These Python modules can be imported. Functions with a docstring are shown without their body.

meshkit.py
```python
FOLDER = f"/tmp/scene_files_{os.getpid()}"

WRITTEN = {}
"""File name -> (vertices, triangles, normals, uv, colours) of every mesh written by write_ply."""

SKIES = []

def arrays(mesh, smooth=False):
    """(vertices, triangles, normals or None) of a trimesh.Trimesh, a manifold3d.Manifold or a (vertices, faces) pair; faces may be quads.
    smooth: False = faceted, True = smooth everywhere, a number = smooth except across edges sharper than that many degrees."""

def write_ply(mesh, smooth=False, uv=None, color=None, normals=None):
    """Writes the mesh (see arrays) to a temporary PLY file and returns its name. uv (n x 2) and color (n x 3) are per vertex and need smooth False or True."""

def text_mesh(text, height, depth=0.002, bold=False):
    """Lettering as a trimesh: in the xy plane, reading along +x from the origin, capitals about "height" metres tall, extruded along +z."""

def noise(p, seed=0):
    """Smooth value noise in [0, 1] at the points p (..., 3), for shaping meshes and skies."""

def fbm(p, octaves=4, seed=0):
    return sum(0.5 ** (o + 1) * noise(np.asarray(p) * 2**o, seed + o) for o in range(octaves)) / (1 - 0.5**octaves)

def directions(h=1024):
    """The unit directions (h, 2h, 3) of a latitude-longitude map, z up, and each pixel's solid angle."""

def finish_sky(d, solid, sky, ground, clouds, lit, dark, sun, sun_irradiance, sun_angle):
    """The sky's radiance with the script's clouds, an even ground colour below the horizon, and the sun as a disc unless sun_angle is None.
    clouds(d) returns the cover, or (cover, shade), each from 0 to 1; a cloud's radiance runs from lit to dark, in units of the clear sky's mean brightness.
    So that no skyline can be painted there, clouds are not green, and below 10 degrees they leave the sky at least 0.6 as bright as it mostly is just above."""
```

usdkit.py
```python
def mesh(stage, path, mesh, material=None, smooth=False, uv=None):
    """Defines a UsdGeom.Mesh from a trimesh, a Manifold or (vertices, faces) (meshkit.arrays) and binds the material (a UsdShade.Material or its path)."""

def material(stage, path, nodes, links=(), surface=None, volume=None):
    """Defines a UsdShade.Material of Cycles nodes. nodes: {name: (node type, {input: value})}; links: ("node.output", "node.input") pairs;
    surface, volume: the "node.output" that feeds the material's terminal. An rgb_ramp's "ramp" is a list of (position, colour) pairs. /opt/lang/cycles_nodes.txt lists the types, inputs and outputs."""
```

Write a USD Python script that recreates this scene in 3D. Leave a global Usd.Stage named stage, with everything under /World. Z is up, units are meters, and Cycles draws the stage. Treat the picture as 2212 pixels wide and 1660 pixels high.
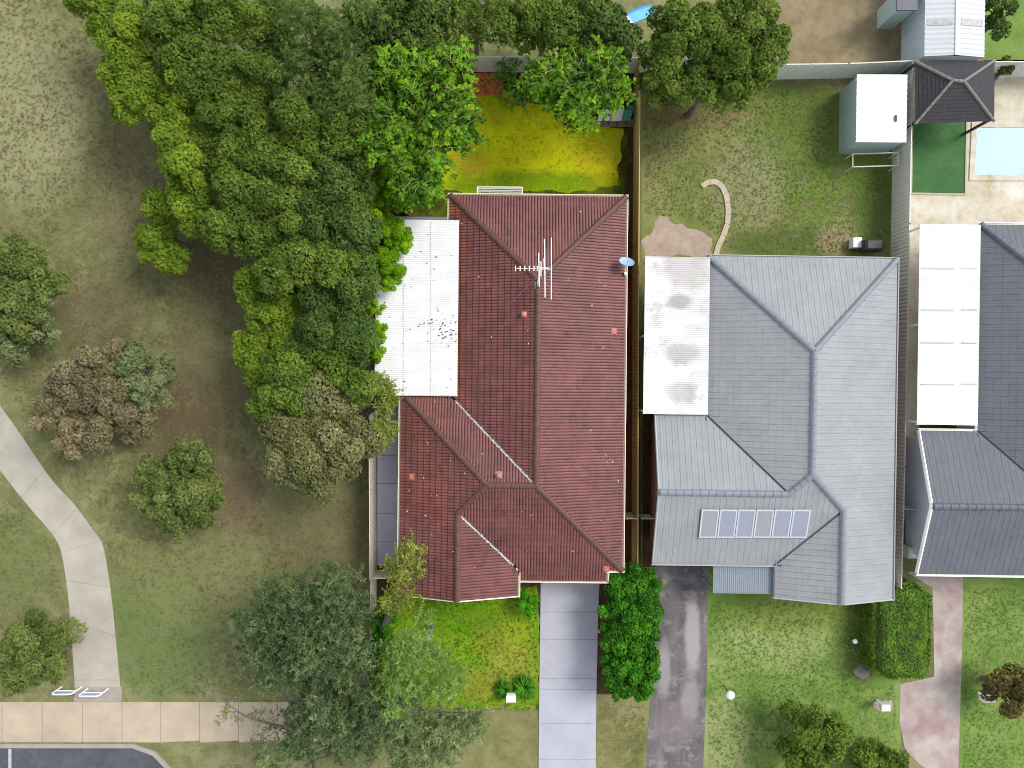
import math, random
import numpy as np
import shapely
from shapely.geometry import Polygon, LineString, Point
import trimesh
import usdkit, meshkit
from pxr import Usd, UsdGeom, UsdLux, UsdShade, Gf, Sdf, Vt

stage = Usd.Stage.CreateInMemory()
UsdGeom.SetStageUpAxis(stage, UsdGeom.Tokens.z)
UsdGeom.SetStageMetersPerUnit(stage, 1.0)
UsdGeom.Xform.Define(stage, '/World')
UsdGeom.Scope.Define(stage, '/World/Looks')
T = Sdf.ValueTypeNames
PI = math.pi

# ---------------------------------------------------------------- camera, sky, sun, exposure
H, F = 38.5, 1536.0            # flying height in metres, focal length in 1/2212 of the picture's width
cam = UsdGeom.Camera.Define(stage, '/World/camera')
cam.AddTranslateOp().Set(Gf.Vec3d(0, 0, H))
cam.CreateHorizontalApertureAttr(36.0)
cam.CreateVerticalApertureAttr(27.0)
cam.CreateFocalLengthAttr(36.0 * F / 2212)
cam.CreateClippingRangeAttr(Gf.Vec2f(0.5, 5000))
cam.CreateExposureAttr(0.85)

SUN = np.array([0.80, 0.42, 1.0]); SUN /= np.linalg.norm(SUN)
elev, rot = math.asin(SUN[2]), math.atan2(SUN[0], SUN[1])
dome = UsdLux.DomeLight.Define(stage, '/World/sky')
sky = usdkit.material(stage, '/World/Looks/sky', {
    'sky': ('sky_texture', {'sky_type': 'single_scattering', 'sun_disc': False, 'sun_elevation': elev, 'sun_rotation': rot, 'altitude': 50.0}),
    'tc': ('texture_coordinate', {}),
    'n': ('noise_texture', {'scale': 2.2, 'detail': 5.0, 'roughness': 0.55}),
    'r': ('rgb_ramp', {'ramp': [(0.30, (0.45, 0.45, 0.45)), (0.62, (0.95, 0.95, 0.95))]}),
    'bw': ('rgb_to_bw', {}),
    'cl': ('mix_color', {'blend_type': 'multiply', 'fac': 1.0, 'b': (1.5, 1.53, 1.6)}),
    'm': ('mix_color', {'blend_type': 'mix'}),
    'bg': ('background_shader', {'strength': 0.15})},
    [('tc.generated', 'n.vector'), ('n.fac', 'r.fac'), ('sky.color', 'bw.color'), ('bw.val', 'cl.a'), ('r.color', 'm.fac'),
     ('sky.color', 'm.a'), ('cl.result', 'm.b'), ('m.result', 'bg.color')], surface='bg.background')
UsdShade.MaterialBindingAPI.Apply(dome.GetPrim()).Bind(sky)
dome.GetPrim().SetCustomDataByKey('kind', 'structure')
sun = UsdLux.DistantLight.Define(stage, '/World/sun')
sun.CreateIntensityAttr(0.40); sun.CreateAngleAttr(22.0); sun.CreateNormalizeAttr(True); sun.CreateColorAttr(Gf.Vec3f(1.0, 0.95, 0.88))
zax = Gf.Vec3d(*map(float, SUN))
sun.AddTransformOp().Set(Gf.Matrix4d(1.0).SetRotate(Gf.Rotation(Gf.Vec3d(0, 0, 1), zax)))

# ---------------------------------------------------------------- helpers
def P(u, v, z=0.0):
    """World point at height z that stands at picture position (u, v) of a 2212 x 1660 picture."""
    k = (H - z) / F
    return np.array([(u - 1106) * k, (830 - v) * k, z])

def PX(pts, z=0.0):
    return [tuple(P(u, v, z)[:2]) for u, v in pts]

used = {}
def fresh(parent, name):
    k = parent + '/' + name
    n = used.get(k, -1) + 1
    used[k] = n
    return k if n == 0 else f'{k}_{n:03d}'

def tag(prim, label=None, category=None, group=None, kind=None):
    for k, x in (('label', label), ('category', category), ('group', group), ('kind', kind)):
        if x: prim.SetCustomDataByKey(k, x)

def thing(name, label, category, group=None, loc=(0, 0, 0), rz=0.0):
    x = UsdGeom.Xform.Define(stage, fresh('/World', name))
    x.AddTranslateOp().Set(Gf.Vec3d(*map(float, loc)))
    if rz: x.AddRotateZOp().Set(float(rz))
    tag(x.GetPrim(), label, category, group)
    return str(x.GetPath())

def mesh(name, v, f, mat, parent='/World', tint=None, smooth=False, label=None, category=None, group=None, kind=None):
    """v (n,3); f (m,3) or (m,4) or a list of both; tint (n,3) or (3,) colour primvar."""
    path = fresh(parent, name)
    v = np.asarray(v, np.float32)
    fs = f if isinstance(f, list) else [f]
    fs = [np.asarray(x, np.int32) for x in fs if len(x)]
    m = UsdGeom.Mesh.Define(stage, path)
    m.CreatePointsAttr(Vt.Vec3fArray.FromNumpy(np.ascontiguousarray(v)))
    m.CreateFaceVertexCountsAttr(Vt.IntArray.FromNumpy(np.concatenate([np.full(len(x), x.shape[1], np.int32) for x in fs])))
    m.CreateFaceVertexIndicesAttr(Vt.IntArray.FromNumpy(np.concatenate([x.ravel() for x in fs]).astype(np.int32)))
    m.CreateSubdivisionSchemeAttr('none')
    if smooth:
        n = np.zeros_like(v)
        for x in fs:
            c = np.cross(v[x[:, 1]] - v[x[:, 0]], v[x[:, 2]] - v[x[:, 0]])
            for k in range(x.shape[1]): np.add.at(n, x[:, k], c)
        n /= np.maximum(np.linalg.norm(n, axis=1, keepdims=True), 1e-9)
        m.CreateNormalsAttr(Vt.Vec3fArray.FromNumpy(n.astype(np.float32))); m.SetNormalsInterpolation('vertex')
    if tint is not None:
        t = np.broadcast_to(np.asarray(tint, np.float32), (len(v), 3))
        UsdGeom.PrimvarsAPI(m).CreatePrimvar('tint', T.Color3fArray, 'vertex').Set(Vt.Vec3fArray.FromNumpy(np.ascontiguousarray(t)))
    UsdShade.MaterialBindingAPI.Apply(m.GetPrim()).Bind(mat)
    tag(m.GetPrim(), label, category, group, kind)
    return path

class MB:
    """Collects boxes, tubes and sheets into one mesh."""
    def __init__(s): s.v, s.q, s.t, s.n = [], [], [], 0
    def add(s, v, f):
        f = np.asarray(f); v = np.asarray(v, float)
        (s.q if f.shape[1] == 4 else s.t).append(f + s.n)
        s.v.append(v); s.n += len(v); return s
    def tm(s, m): return s.add(m.vertices, m.faces)
    def box(s, a, b, ch=0.0):
        a, b = np.minimum(a, b), np.maximum(a, b)
        if ch <= 0:
            v = np.array([[x, y, z] for z in (a[2], b[2]) for y in (a[1], b[1]) for x in (a[0], b[0])])
            return s.add(v, [[0, 2, 3, 1], [4, 5, 7, 6], [0, 1, 5, 4], [2, 6, 7, 3], [0, 4, 6, 2], [1, 3, 7, 5]])
        ring = lambda d, z: [[a[0]+d, a[1]+d, z], [b[0]-d, a[1]+d, z], [b[0]-d, b[1]-d, z], [a[0]+d, b[1]-d, z]]
        v = np.array(ring(0, a[2]) + ring(0, b[2]-ch) + ring(ch, b[2]))
        q = [[3, 2, 1, 0], [8, 9, 10, 11]]
        for r in (0, 4):
            for i in range(4): q.append([r+i, r+(i+1) % 4, r+4+(i+1) % 4, r+4+i])
        return s.add(v, q)
    def prism(s, poly, z0, z1):
        """Vertical prism over a polygon (list of xy or shapely), closed."""
        p = poly if hasattr(poly, 'geom_type') else Polygon(poly)
        for g in getattr(p, 'geoms', [p]):
            if g.area < 1e-6: continue
            m = trimesh.creation.extrude_polygon(g, z1 - z0, engine='earcut'); m.apply_translation([0, 0, z0]); s.tm(m)
        return s
    def bar(s, p, q, r, n=6, r2=None):
        return s.tube([p, q], [r, r if r2 is None else r2], n)
    def tube(s, pts, rad, n=6):
        pts = np.asarray(pts, float); rad = np.broadcast_to(rad, len(pts)); m = len(pts)
        d = np.gradient(pts, axis=0); d /= np.maximum(np.linalg.norm(d, axis=1, keepdims=True), 1e-9)
        ref = np.where(np.abs(d[:, 2:3]) > 0.9, [[1.0, 0, 0]], [[0, 0, 1.0]])
        a = np.cross(d, ref); a /= np.linalg.norm(a, axis=1, keepdims=True); b = np.cross(d, a)
        th = np.arange(n) * 2 * PI / n
        v = (pts[:, None] + rad[:, None, None] * (np.cos(th)[None, :, None] * a[:, None] + np.sin(th)[None, :, None] * b[:, None])).reshape(-1, 3)
        q = [[i*n+k, i*n+(k+1) % n, (i+1)*n+(k+1) % n, (i+1)*n+k] for i in range(m-1) for k in range(n)]
        s.add(v, q)
        caps = [[0, k+1, k] for k in range(1, n-1)] + [[(m-1)*n, (m-1)*n+k, (m-1)*n+k+1] for k in range(1, n-1)]
        s.t.append(np.array(caps) + s.n - len(v)); return s
    def grid(s, p):
        """p: (a, b, 3) grid of points."""
        a, b = p.shape[:2]
        i = np.arange(a*b).reshape(a, b)
        return s.add(p.reshape(-1, 3), np.stack([i[:-1, :-1], i[1:, :-1], i[1:, 1:], i[:-1, 1:]], -1).reshape(-1, 4))
    def out(s, name, mat, parent='/World', **k):
        f = []
        if s.q: f.append(np.vstack(s.q))
        if s.t: f.append(np.vstack(s.t))
        return mesh(name, np.vstack(s.v), f, mat, parent, **k)

def sheet(name, pts, z, mat, parent='/World', ragged=0.0, seed=0, step=0.25, **k):
    """A flat sheet over the polygon; ragged roughens its outline."""
    p = Polygon(pts)
    if ragged:
        r = shapely.segmentize(p, min(step, .14)).exterior
        c = np.array(r.coords)[:-1]
        n = meshkit.fbm(np.c_[c * 1.7, np.full(len(c), seed * 3.1)], 5, seed) - 0.5
        n2 = meshkit.fbm(np.c_[c * 1.7 + 31.7, np.full(len(c), seed * 3.1)], 5, seed + 5) - 0.5
        p = Polygon(c + ragged * np.c_[n, n2] * 2).buffer(0)
    mb = MB()
    for g in getattr(p, 'geoms', [p]):
        v, f = trimesh.creation.triangulate_polygon(g, engine='earcut')
        v3 = np.c_[v, np.full(len(v), z)]
        c = np.cross(v3[f[:, 1]] - v3[f[:, 0]], v3[f[:, 2]] - v3[f[:, 0]])[:, 2]
        f = np.where((c < 0)[:, None], f[:, ::-1], f)
        mb.add(v3, f)
    return mb.out(name, mat, parent, **k)

# ---------------------------------------------------------------- materials
def mat(name, col, rough=0.6, var=0.15, scale=3.0, bump=0.0, bscale=40.0, metal=0.0, spec=0.35, detail=5.0):
    c = np.array(col)
    nodes = {'tc': ('geometry', {}), 'n': ('noise_texture', {'scale': scale, 'detail': detail, 'roughness': 0.6}),
             'r': ('rgb_ramp', {'ramp': [(0.25, tuple(c * (1 - var))), (0.5, tuple(c)), (0.75, tuple(np.minimum(c * (1 + var), 0.95)))]}),
             'p': ('principled_bsdf', {'roughness': rough, 'metallic': metal, 'specular_ior_level': spec})}
    links = [('tc.position', 'n.vector'), ('n.fac', 'r.fac'), ('r.color', 'p.base_color')]
    if bump:
        nodes['n2'] = ('noise_texture', {'scale': bscale, 'detail': 3.0}); nodes['b'] = ('bump', {'strength': bump, 'distance': 0.02})
        links += [('tc.position', 'n2.vector'), ('n2.fac', 'b.height'), ('b.normal', 'p.normal')]
    return usdkit.material(stage, '/World/Looks/' + name, nodes, links, surface='p.BSDF')

def tint_mat(name, rough=0.6, var=0.25, scale=6.0, spec=0.3, leaf=0.0, bump=0.0, fine=None):
    """Colour from the mesh's tint, broken up by noise; leaf mixes in light that passes through."""
    lo, hi = 1 - var, 1 + var
    nodes = {'a': ('attribute', {'attribute': 'tint'}), 'g': ('geometry', {}),
             'n': ('noise_texture', {'scale': scale, 'detail': 5.0, 'roughness': 0.65}),
             'r': ('rgb_ramp', {'ramp': [(0.28, (lo, lo, lo)), (0.72, (hi, hi, hi))]}),
             'm': ('mix_color', {'blend_type': 'multiply', 'fac': 1.0}),
             'p': ('principled_bsdf', {'roughness': rough, 'specular_ior_level': spec})}
    links = [('g.position', 'n.vector'), ('n.fac', 'r.fac'), ('a.color', 'm.a'), ('r.color', 'm.b'), ('m.result', 'p.base_color')]
    surf = 'p.BSDF'
    if bump:
        nodes['n2'] = ('noise_texture', {'scale': 60.0, 'detail': 3.0}); nodes['b'] = ('bump', {'strength': bump, 'distance': 0.01})
        links += [('g.position', 'n2.vector'), ('n2.fac', 'b.height'), ('b.normal', 'p.normal')]
    if leaf:
        nodes['t'] = ('translucent_bsdf', {}); nodes['x'] = ('mix_closure', {'fac': leaf})
        links += [('m.result', 't.color'), ('p.BSDF', 'x.closure1'), ('t.BSDF', 'x.closure2')]
        surf = 'x.closure'
    return usdkit.material(stage, '/World/Looks/' + name, nodes, links, surface=surf)

def ground_mat(name, ramp, s1=0.25, s2=2.5, s3=25.0, w=(0.5, 0.3, 0.2), bump=0.6, rough=0.9, offset=(0, 0, 0), stretch=(1, 1, 1), patches=()):
    """Three sizes of noise summed and looked up in a ramp of real ground colours."""
    nodes = {'g': ('geometry', {}), 'mp': ('mapping', {'location': offset, 'scale': stretch})}
    links = [('g.position', 'mp.vector')]
    prev = None
    for i, (s, ww) in enumerate(zip((s1, s2, s3), w)):
        nodes[f'n{i}'] = ('noise_texture', {'scale': s, 'detail': 6.0, 'roughness': 0.62, 'distortion': 0.4 if i < 2 else 0.0})
        nodes[f'm{i}'] = ('math', {'math_type': 'multiply_add', 'value2': ww, 'value3': 0.0})
        links += [('mp.vector', f'n{i}.vector'), (f'n{i}.fac', f'm{i}.value1')]
        if prev: links.append((prev, f'm{i}.value3'))
        prev = f'm{i}.value'
    nodes['r'] = ('rgb_ramp', {'ramp': ramp})
    nodes['p'] = ('principled_bsdf', {'roughness': rough, 'specular_ior_level': 0.15})
    nodes['b'] = ('bump', {'strength': bump, 'distance': 0.03})
    nodes['nb'] = ('noise_texture', {'scale': 28.0, 'detail': 4.0, 'roughness': 0.7})
    col = 'r.color'
    for i, (u, v, ru, rv, c, amount) in enumerate(patches):       # patches of other ground with soft, broken edges
        q = P(u, v)
        nodes[f'pm{i}'] = ('mapping', {'mapping_type': 'texture', 'location': (q[0], q[1], 0), 'scale': (ru*H/F, rv*H/F, 50.0)})
        nodes[f'pg{i}'] = ('gradient_texture', {'gradient_type': 'spherical'})
        nodes[f'pn{i}'] = ('noise_texture', {'scale': 1.3, 'detail': 6.0, 'roughness': 0.68})
        nodes[f'ps{i}'] = ('math', {'math_type': 'multiply_add', 'value2': 1.1})
        nodes[f'pr{i}'] = ('map_range', {'from_min': 0.52, 'from_max': 1.0, 'to_min': 0.0, 'to_max': amount, 'clamp': True})
        nodes[f'px{i}'] = ('mix_color', {'blend_type': 'mix', 'b': c})
        links += [('g.position', f'pm{i}.vector'), (f'pm{i}.vector', f'pg{i}.vector'), ('g.position', f'pn{i}.vector'), (f'pg{i}.fac', f'ps{i}.value1'), (f'pn{i}.fac', f'ps{i}.value3'),
                  (f'ps{i}.value', f'pr{i}.value'), (f'pr{i}.result', f'px{i}.fac'), (col, f'px{i}.a')]
        col = f'px{i}.result'
    links += [(prev, 'r.fac'), (col, 'p.base_color'), ('mp.vector', 'nb.vector'), ('nb.fac', 'b.height'), ('b.normal', 'p.normal')]
    return usdkit.material(stage, '/World/Looks/' + name, nodes, links, surface='p.BSDF')

M = {}
EARTH, DULL, GREEN = (0.105, 0.066, 0.042), (0.115, 0.085, 0.050), (0.10, 0.155, 0.042)
M['park'] = ground_mat('park_grass', [(0.35, (0.090, 0.076, 0.038)), (0.42, (0.115, 0.115, 0.046)), (0.48, (0.138, 0.150, 0.055)), (0.53, (0.180, 0.185, 0.075)), (0.58, (0.225, 0.215, 0.105)), (0.66, (0.28, 0.25, 0.15))], s1=0.16, s2=1.1, s3=9, w=(0.42, 0.32, 0.26),
    patches=[(410, 920, 110, 150, EARTH, .8), (480, 590, 120, 90, EARTH, .7), (215, 690, 120, 120, EARTH, .6), (515, 1085, 60, 130, (0.19, 0.125, 0.08), .8), (300, 380, 150, 330, DULL, .4), (470, 760, 160, 260, DULL, .5), (700, 1150, 200, 120, DULL, .5),
             (340, 1380, 190, 170, GREEN, .8), (20, 1200, 120, 150, GREEN, .5), (430, 1250, 200, 140, (0.17, 0.185, 0.07), .6), (60, 250, 160, 250, (0.27, 0.26, 0.14), .6), (185, 1420, 60, 90, EARTH, .5)])
M['soil'] = ground_mat('dark_soil', [(0.36, (0.030, 0.016, 0.009)), (0.5, (0.065, 0.034, 0.016)), (0.6, (0.10, 0.062, 0.03)), (0.68, (0.16, 0.12, 0.07))], s1=0.8, s2=5, s3=40)
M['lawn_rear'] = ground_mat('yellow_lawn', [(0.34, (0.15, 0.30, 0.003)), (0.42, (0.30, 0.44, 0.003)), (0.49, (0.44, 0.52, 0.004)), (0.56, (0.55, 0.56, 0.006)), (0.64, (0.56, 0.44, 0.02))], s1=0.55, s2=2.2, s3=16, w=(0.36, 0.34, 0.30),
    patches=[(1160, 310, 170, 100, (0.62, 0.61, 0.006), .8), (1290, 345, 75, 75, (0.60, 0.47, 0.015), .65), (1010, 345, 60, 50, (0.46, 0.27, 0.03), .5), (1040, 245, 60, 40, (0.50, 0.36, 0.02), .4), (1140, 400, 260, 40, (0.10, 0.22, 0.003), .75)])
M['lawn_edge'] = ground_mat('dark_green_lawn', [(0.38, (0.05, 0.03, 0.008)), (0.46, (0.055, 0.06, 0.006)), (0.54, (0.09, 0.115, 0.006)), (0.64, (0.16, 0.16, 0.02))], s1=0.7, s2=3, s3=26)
M['lawn_front'] = ground_mat('green_lawn', [(0.35, (0.048, 0.125, 0.004)), (0.43, (0.085, 0.195, 0.004)), (0.50, (0.125, 0.245, 0.006)), (0.56, (0.18, 0.265, 0.010)), (0.64, (0.25, 0.26, 0.02))], s1=0.5, s2=1.9, s3=16, w=(0.36, 0.34, 0.30), offset=(3.1, 7.7, 0),
    patches=[(1085, 1390, 80, 70, (0.30, 0.32, 0.02), .5), (1110, 1440, 70, 60, (0.30, 0.25, 0.06), .4), (990, 1335, 120, 50, (0.08, 0.22, 0.003), .7), (1060, 1370, 40, 50, (0.13, 0.10, 0.025), .35), (1030, 1480, 60, 50, (0.26, 0.18, 0.04), .4)])
M['lawn_next'] = ground_mat('neighbour_lawn', [(0.36, (0.065, 0.13, 0.022)), (0.45, (0.115, 0.20, 0.035)), (0.54, (0.165, 0.245, 0.055)), (0.62, (0.25, 0.29, 0.10)), (0.7, (0.31, 0.29, 0.15))], s1=0.3, s2=1.2, s3=24, w=(0.5, 0.28, 0.22), offset=(17, 3, 0),
    patches=[(1690, 1370, 170, 80, (0.27, 0.32, 0.12), .7), (1850, 1380, 70, 120, (0.07, 0.11, 0.02), .7), (1560, 1600, 90, 120, (0.30, 0.29, 0.14), .6), (1700, 1330, 200, 50, (0.15, 0.20, 0.03), .7)])
M['lawn_next_rear'] = ground_mat('neighbour_rear_lawn', [(0.36, (0.10, 0.125, 0.03)), (0.45, (0.145, 0.175, 0.042)), (0.54, (0.20, 0.21, 0.07)), (0.62, (0.255, 0.24, 0.11)), (0.7, (0.31, 0.27, 0.17))], s1=0.3, s2=1.4, s3=24, w=(0.5, 0.28, 0.22), offset=(5, 13, 0),
    patches=[(1770, 330, 170, 230, (0.105, 0.17, 0.025), .8), (1890, 440, 70, 120, (0.06, 0.125, 0.015), .8), (1700, 230, 80, 90, (0.09, 0.14, 0.02), .7), (1700, 530, 160, 50, (0.06, 0.10, 0.02), .8), (1500, 240, 150, 50, (0.17, 0.12, 0.06), .8), (1620, 400, 100, 110, (0.22, 0.225, 0.12), .6), (1800, 520, 50, 40, (0.30, 0.22, 0.14), .7)])
M['dry'] = ground_mat('dry_yard', [(0.38, (0.14, 0.12, 0.055)), (0.5, (0.22, 0.175, 0.10)), (0.62, (0.30, 0.24, 0.16))], s1=0.4, s2=2, s3=20)
M['verge'] = ground_mat('verge_grass', [(0.38, (0.10, 0.11, 0.035)), (0.5, (0.17, 0.165, 0.065)), (0.62, (0.24, 0.21, 0.11))], s1=0.5, s2=2, s3=24)
M['turf'] = ground_mat('artificial_turf', [(0.4, (0.04, 0.11, 0.035)), (0.6, (0.065, 0.15, 0.05))], s1=0.6, s2=4, s3=60, bump=0.3)
M['mulch'] = ground_mat('red_mulch', [(0.36, (0.05, 0.015, 0.008)), (0.5, (0.12, 0.03, 0.014)), (0.64, (0.2, 0.07, 0.03))], s1=1.0, s2=9, s3=45, w=(0.3, 0.35, 0.35))
M['pebble'] = ground_mat('bare_patch', [(0.38, (0.28, 0.21, 0.16)), (0.62, (0.42, 0.34, 0.27))], s1=1.0, s2=5, s3=40)
M['concrete'] = mat('driveway_concrete', (0.36, 0.36, 0.405), rough=0.75, var=0.13, scale=0.7, bump=0.15, bscale=60)
M['concrete_old'] = mat('side_path_concrete', (0.48, 0.48, 0.60), rough=0.75, var=0.16, scale=1.1, bump=0.15, bscale=60)
M['path'] = mat('park_path_concrete', (0.345, 0.318, 0.262), rough=0.85, var=0.22, scale=0.6, bump=0.15)
M['footpath'] = mat('footpath_concrete', (0.40, 0.328, 0.238), rough=0.85, var=0.16, scale=0.7, bump=0.15)
M['kerb'] = mat('kerb_concrete', (0.29, 0.255, 0.22), rough=0.85, var=0.15, scale=2)
M['asphalt'] = ground_mat('road_asphalt', [(0.38, (0.058, 0.064, 0.078)), (0.5, (0.075, 0.08, 0.093)), (0.6, (0.10, 0.098, 0.105)), (0.67, (0.17, 0.16, 0.165))], s1=0.8, s2=3, s3=70, bump=0.3)
M['drive_dark'] = ground_mat('dark_driveway', [(0.36, (0.085, 0.076, 0.079)), (0.48, (0.118, 0.106, 0.110)), (0.58, (0.150, 0.136, 0.138)), (0.68, (0.20, 0.185, 0.18))], s1=1.1, s2=2.4, s3=30, bump=0.2, stretch=(1, .3, 1),
    patches=[(1496, 1380, 22, 110, (0.34, 0.315, 0.305), .8), (1434, 1450, 18, 80, (0.30, 0.28, 0.27), .7), (1490, 1510, 26, 60, (0.30, 0.28, 0.27), .6), (1460, 1560, 60, 60, (0.22, 0.18, 0.175), .5)])
M['drive_pink'] = ground_mat('pink_driveway', [(0.36, (0.27, 0.17, 0.16)), (0.47, (0.32, 0.245, 0.225)), (0.55, (0.38, 0.325, 0.29)), (0.66, (0.46, 0.41, 0.37))], s1=0.5, s2=1.3, s3=30, bump=0.2)
M['paving_cream'] = ground_mat('cream_paving', [(0.37, (0.40, 0.32, 0.20)), (0.48, (0.50, 0.45, 0.35)), (0.6, (0.60, 0.57, 0.49))], s1=0.6, s2=2.5, s3=18, bump=0.2)
M['paint_line'] = mat('road_line', (0.36, 0.36, 0.36), var=0.35, scale=8)
M['cream'] = mat('cream_fence', (0.50, 0.47, 0.36), rough=0.5, var=0.06, scale=1.5)
M['cream_pale'] = mat('pale_fence', (0.56, 0.56, 0.49), rough=0.5, var=0.06, scale=1.5)
M['tan'] = mat('tan_fence', (0.43, 0.33, 0.12), rough=0.5, var=0.1, scale=1.5)
M['gutter'] = mat('cream_gutter', (0.74, 0.69, 0.53), rough=0.4, var=0.06, scale=4)
M['white'] = mat('white_sheet', (0.68, 0.68, 0.665), rough=0.5, var=0.10, scale=1.1)
kz = lambda u, v: (1106 + (u - 1106)*H/(H - 2.72), 830 + (v - 830)*H/(H - 2.72))
GRIME = (0.27, 0.26, 0.245)
M['grimy'] = ground_mat('grimy_white_sheet', [(0.35, (0.60, 0.60, 0.585)), (0.5, (0.67, 0.67, 0.66)), (0.65, (0.71, 0.71, 0.70))], s1=0.6, s2=3, s3=14, bump=0.05, rough=0.5,
    patches=[(*kz(1420, 676), 36, 22, GRIME, .75), (*kz(1424, 774), 46, 30, GRIME, .6), (*kz(1417, 846), 38, 32, GRIME, .45), (*kz(1470, 720), 60, 160, (0.5, 0.49, 0.46), .35), (*kz(1432, 605), 70, 70, (0.42, 0.39, 0.37), .7)])
M['white_rail'] = mat('white_rail', (0.78, 0.77, 0.70), rough=0.4, var=0.05)
M['white_wall'] = mat('pale_wall', (0.60, 0.60, 0.66), rough=0.7, var=0.04)
M['brick'] = mat('house_brick', (0.26, 0.14, 0.09), rough=0.8, var=0.2, scale=6)
M['ridge'] = mat('ridge_cap', (0.088, 0.040, 0.029), rough=0.55, var=0.25, scale=3, bump=0.2)
M['deck'] = mat('roof_underlay', (0.03, 0.015, 0.013), rough=0.9, var=0.1)
M['deck_grey'] = mat('grey_roof_underlay', (0.10, 0.11, 0.125), rough=0.9, var=0.1)
M['ridge_grey'] = mat('grey_ridge_cap', (0.17, 0.19, 0.215), rough=0.55, var=0.1)
M['ridge_dark'] = mat('dark_ridge_cap', (0.085, 0.092, 0.11), rough=0.55, var=0.1)
M['mortar'] = mat('valley_metal', (0.40, 0.40, 0.385), rough=0.7, var=0.55, scale=9)
M['terracotta'] = mat('vent_terracotta', (0.40, 0.125, 0.085), rough=0.6, var=0.12, scale=12)
M['terracotta_cap'] = mat('vent_cap', (0.42, 0.18, 0.115), rough=0.5, var=0.1)
M['grey_metal'] = mat('grey_metal', (0.22, 0.21, 0.22), rough=0.4, var=0.08, metal=0.3)
M['alu'] = mat('antenna_metal', (0.74, 0.73, 0.68), rough=0.35, var=0.05, metal=0.15)
M['dish'] = mat('dish_blue', (0.25, 0.37, 0.55), rough=0.4, var=0.06)
M['plum'] = mat('plum_fascia', (0.17, 0.145, 0.19), rough=0.6, var=0.1)
M['block'] = mat('sandstone_block', (0.20, 0.155, 0.085), rough=0.9, var=0.25, scale=6, bump=0.4)
M['teal'] = mat('teal_plastic', (0.06, 0.22, 0.15), rough=0.5, var=0.1)
M['shed_teal'] = mat('shed_wall', (0.26, 0.33, 0.31), rough=0.5, var=0.06)
M['shed_blue'] = mat('garage_wall', (0.36, 0.43, 0.46), rough=0.5, var=0.06)
M['garage_roof'] = mat('pale_grey_sheet', (0.44, 0.465, 0.475), rough=0.45, var=0.04)
M['skylight'] = mat('dirty_skylight', (0.36, 0.35, 0.335), rough=0.6, var=0.3, scale=5)
M['stain'] = mat('stained_sheet', (0.36, 0.33, 0.31), rough=0.7, var=0.3, scale=2.5)
M['awning_grey'] = mat('porch_sheet', (0.21, 0.24, 0.27), rough=0.5, var=0.06)
M['gazebo'] = mat('black_shingle', (0.035, 0.032, 0.036), rough=0.85, var=0.35, scale=9, bump=0.5, bscale=25)
M['gazebo_ridge'] = mat('gazebo_ridge', (0.16, 0.165, 0.14), rough=0.7, var=0.15)
M['pv_frame'] = mat('pv_frame', (0.55, 0.56, 0.58), rough=0.35, var=0.03, metal=0.4)
M['pv_a'] = mat('pv_glass_blue', (0.235, 0.25, 0.30), rough=0.25, var=0.06, spec=0.6)
M['pv_b'] = mat('pv_glass_mauve', (0.255, 0.25, 0.275), rough=0.25, var=0.06, spec=0.6)
M['paver_brick'] = tint_mat('clay_bricks', rough=0.85, var=0.3, scale=20, bump=0.4)
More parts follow.
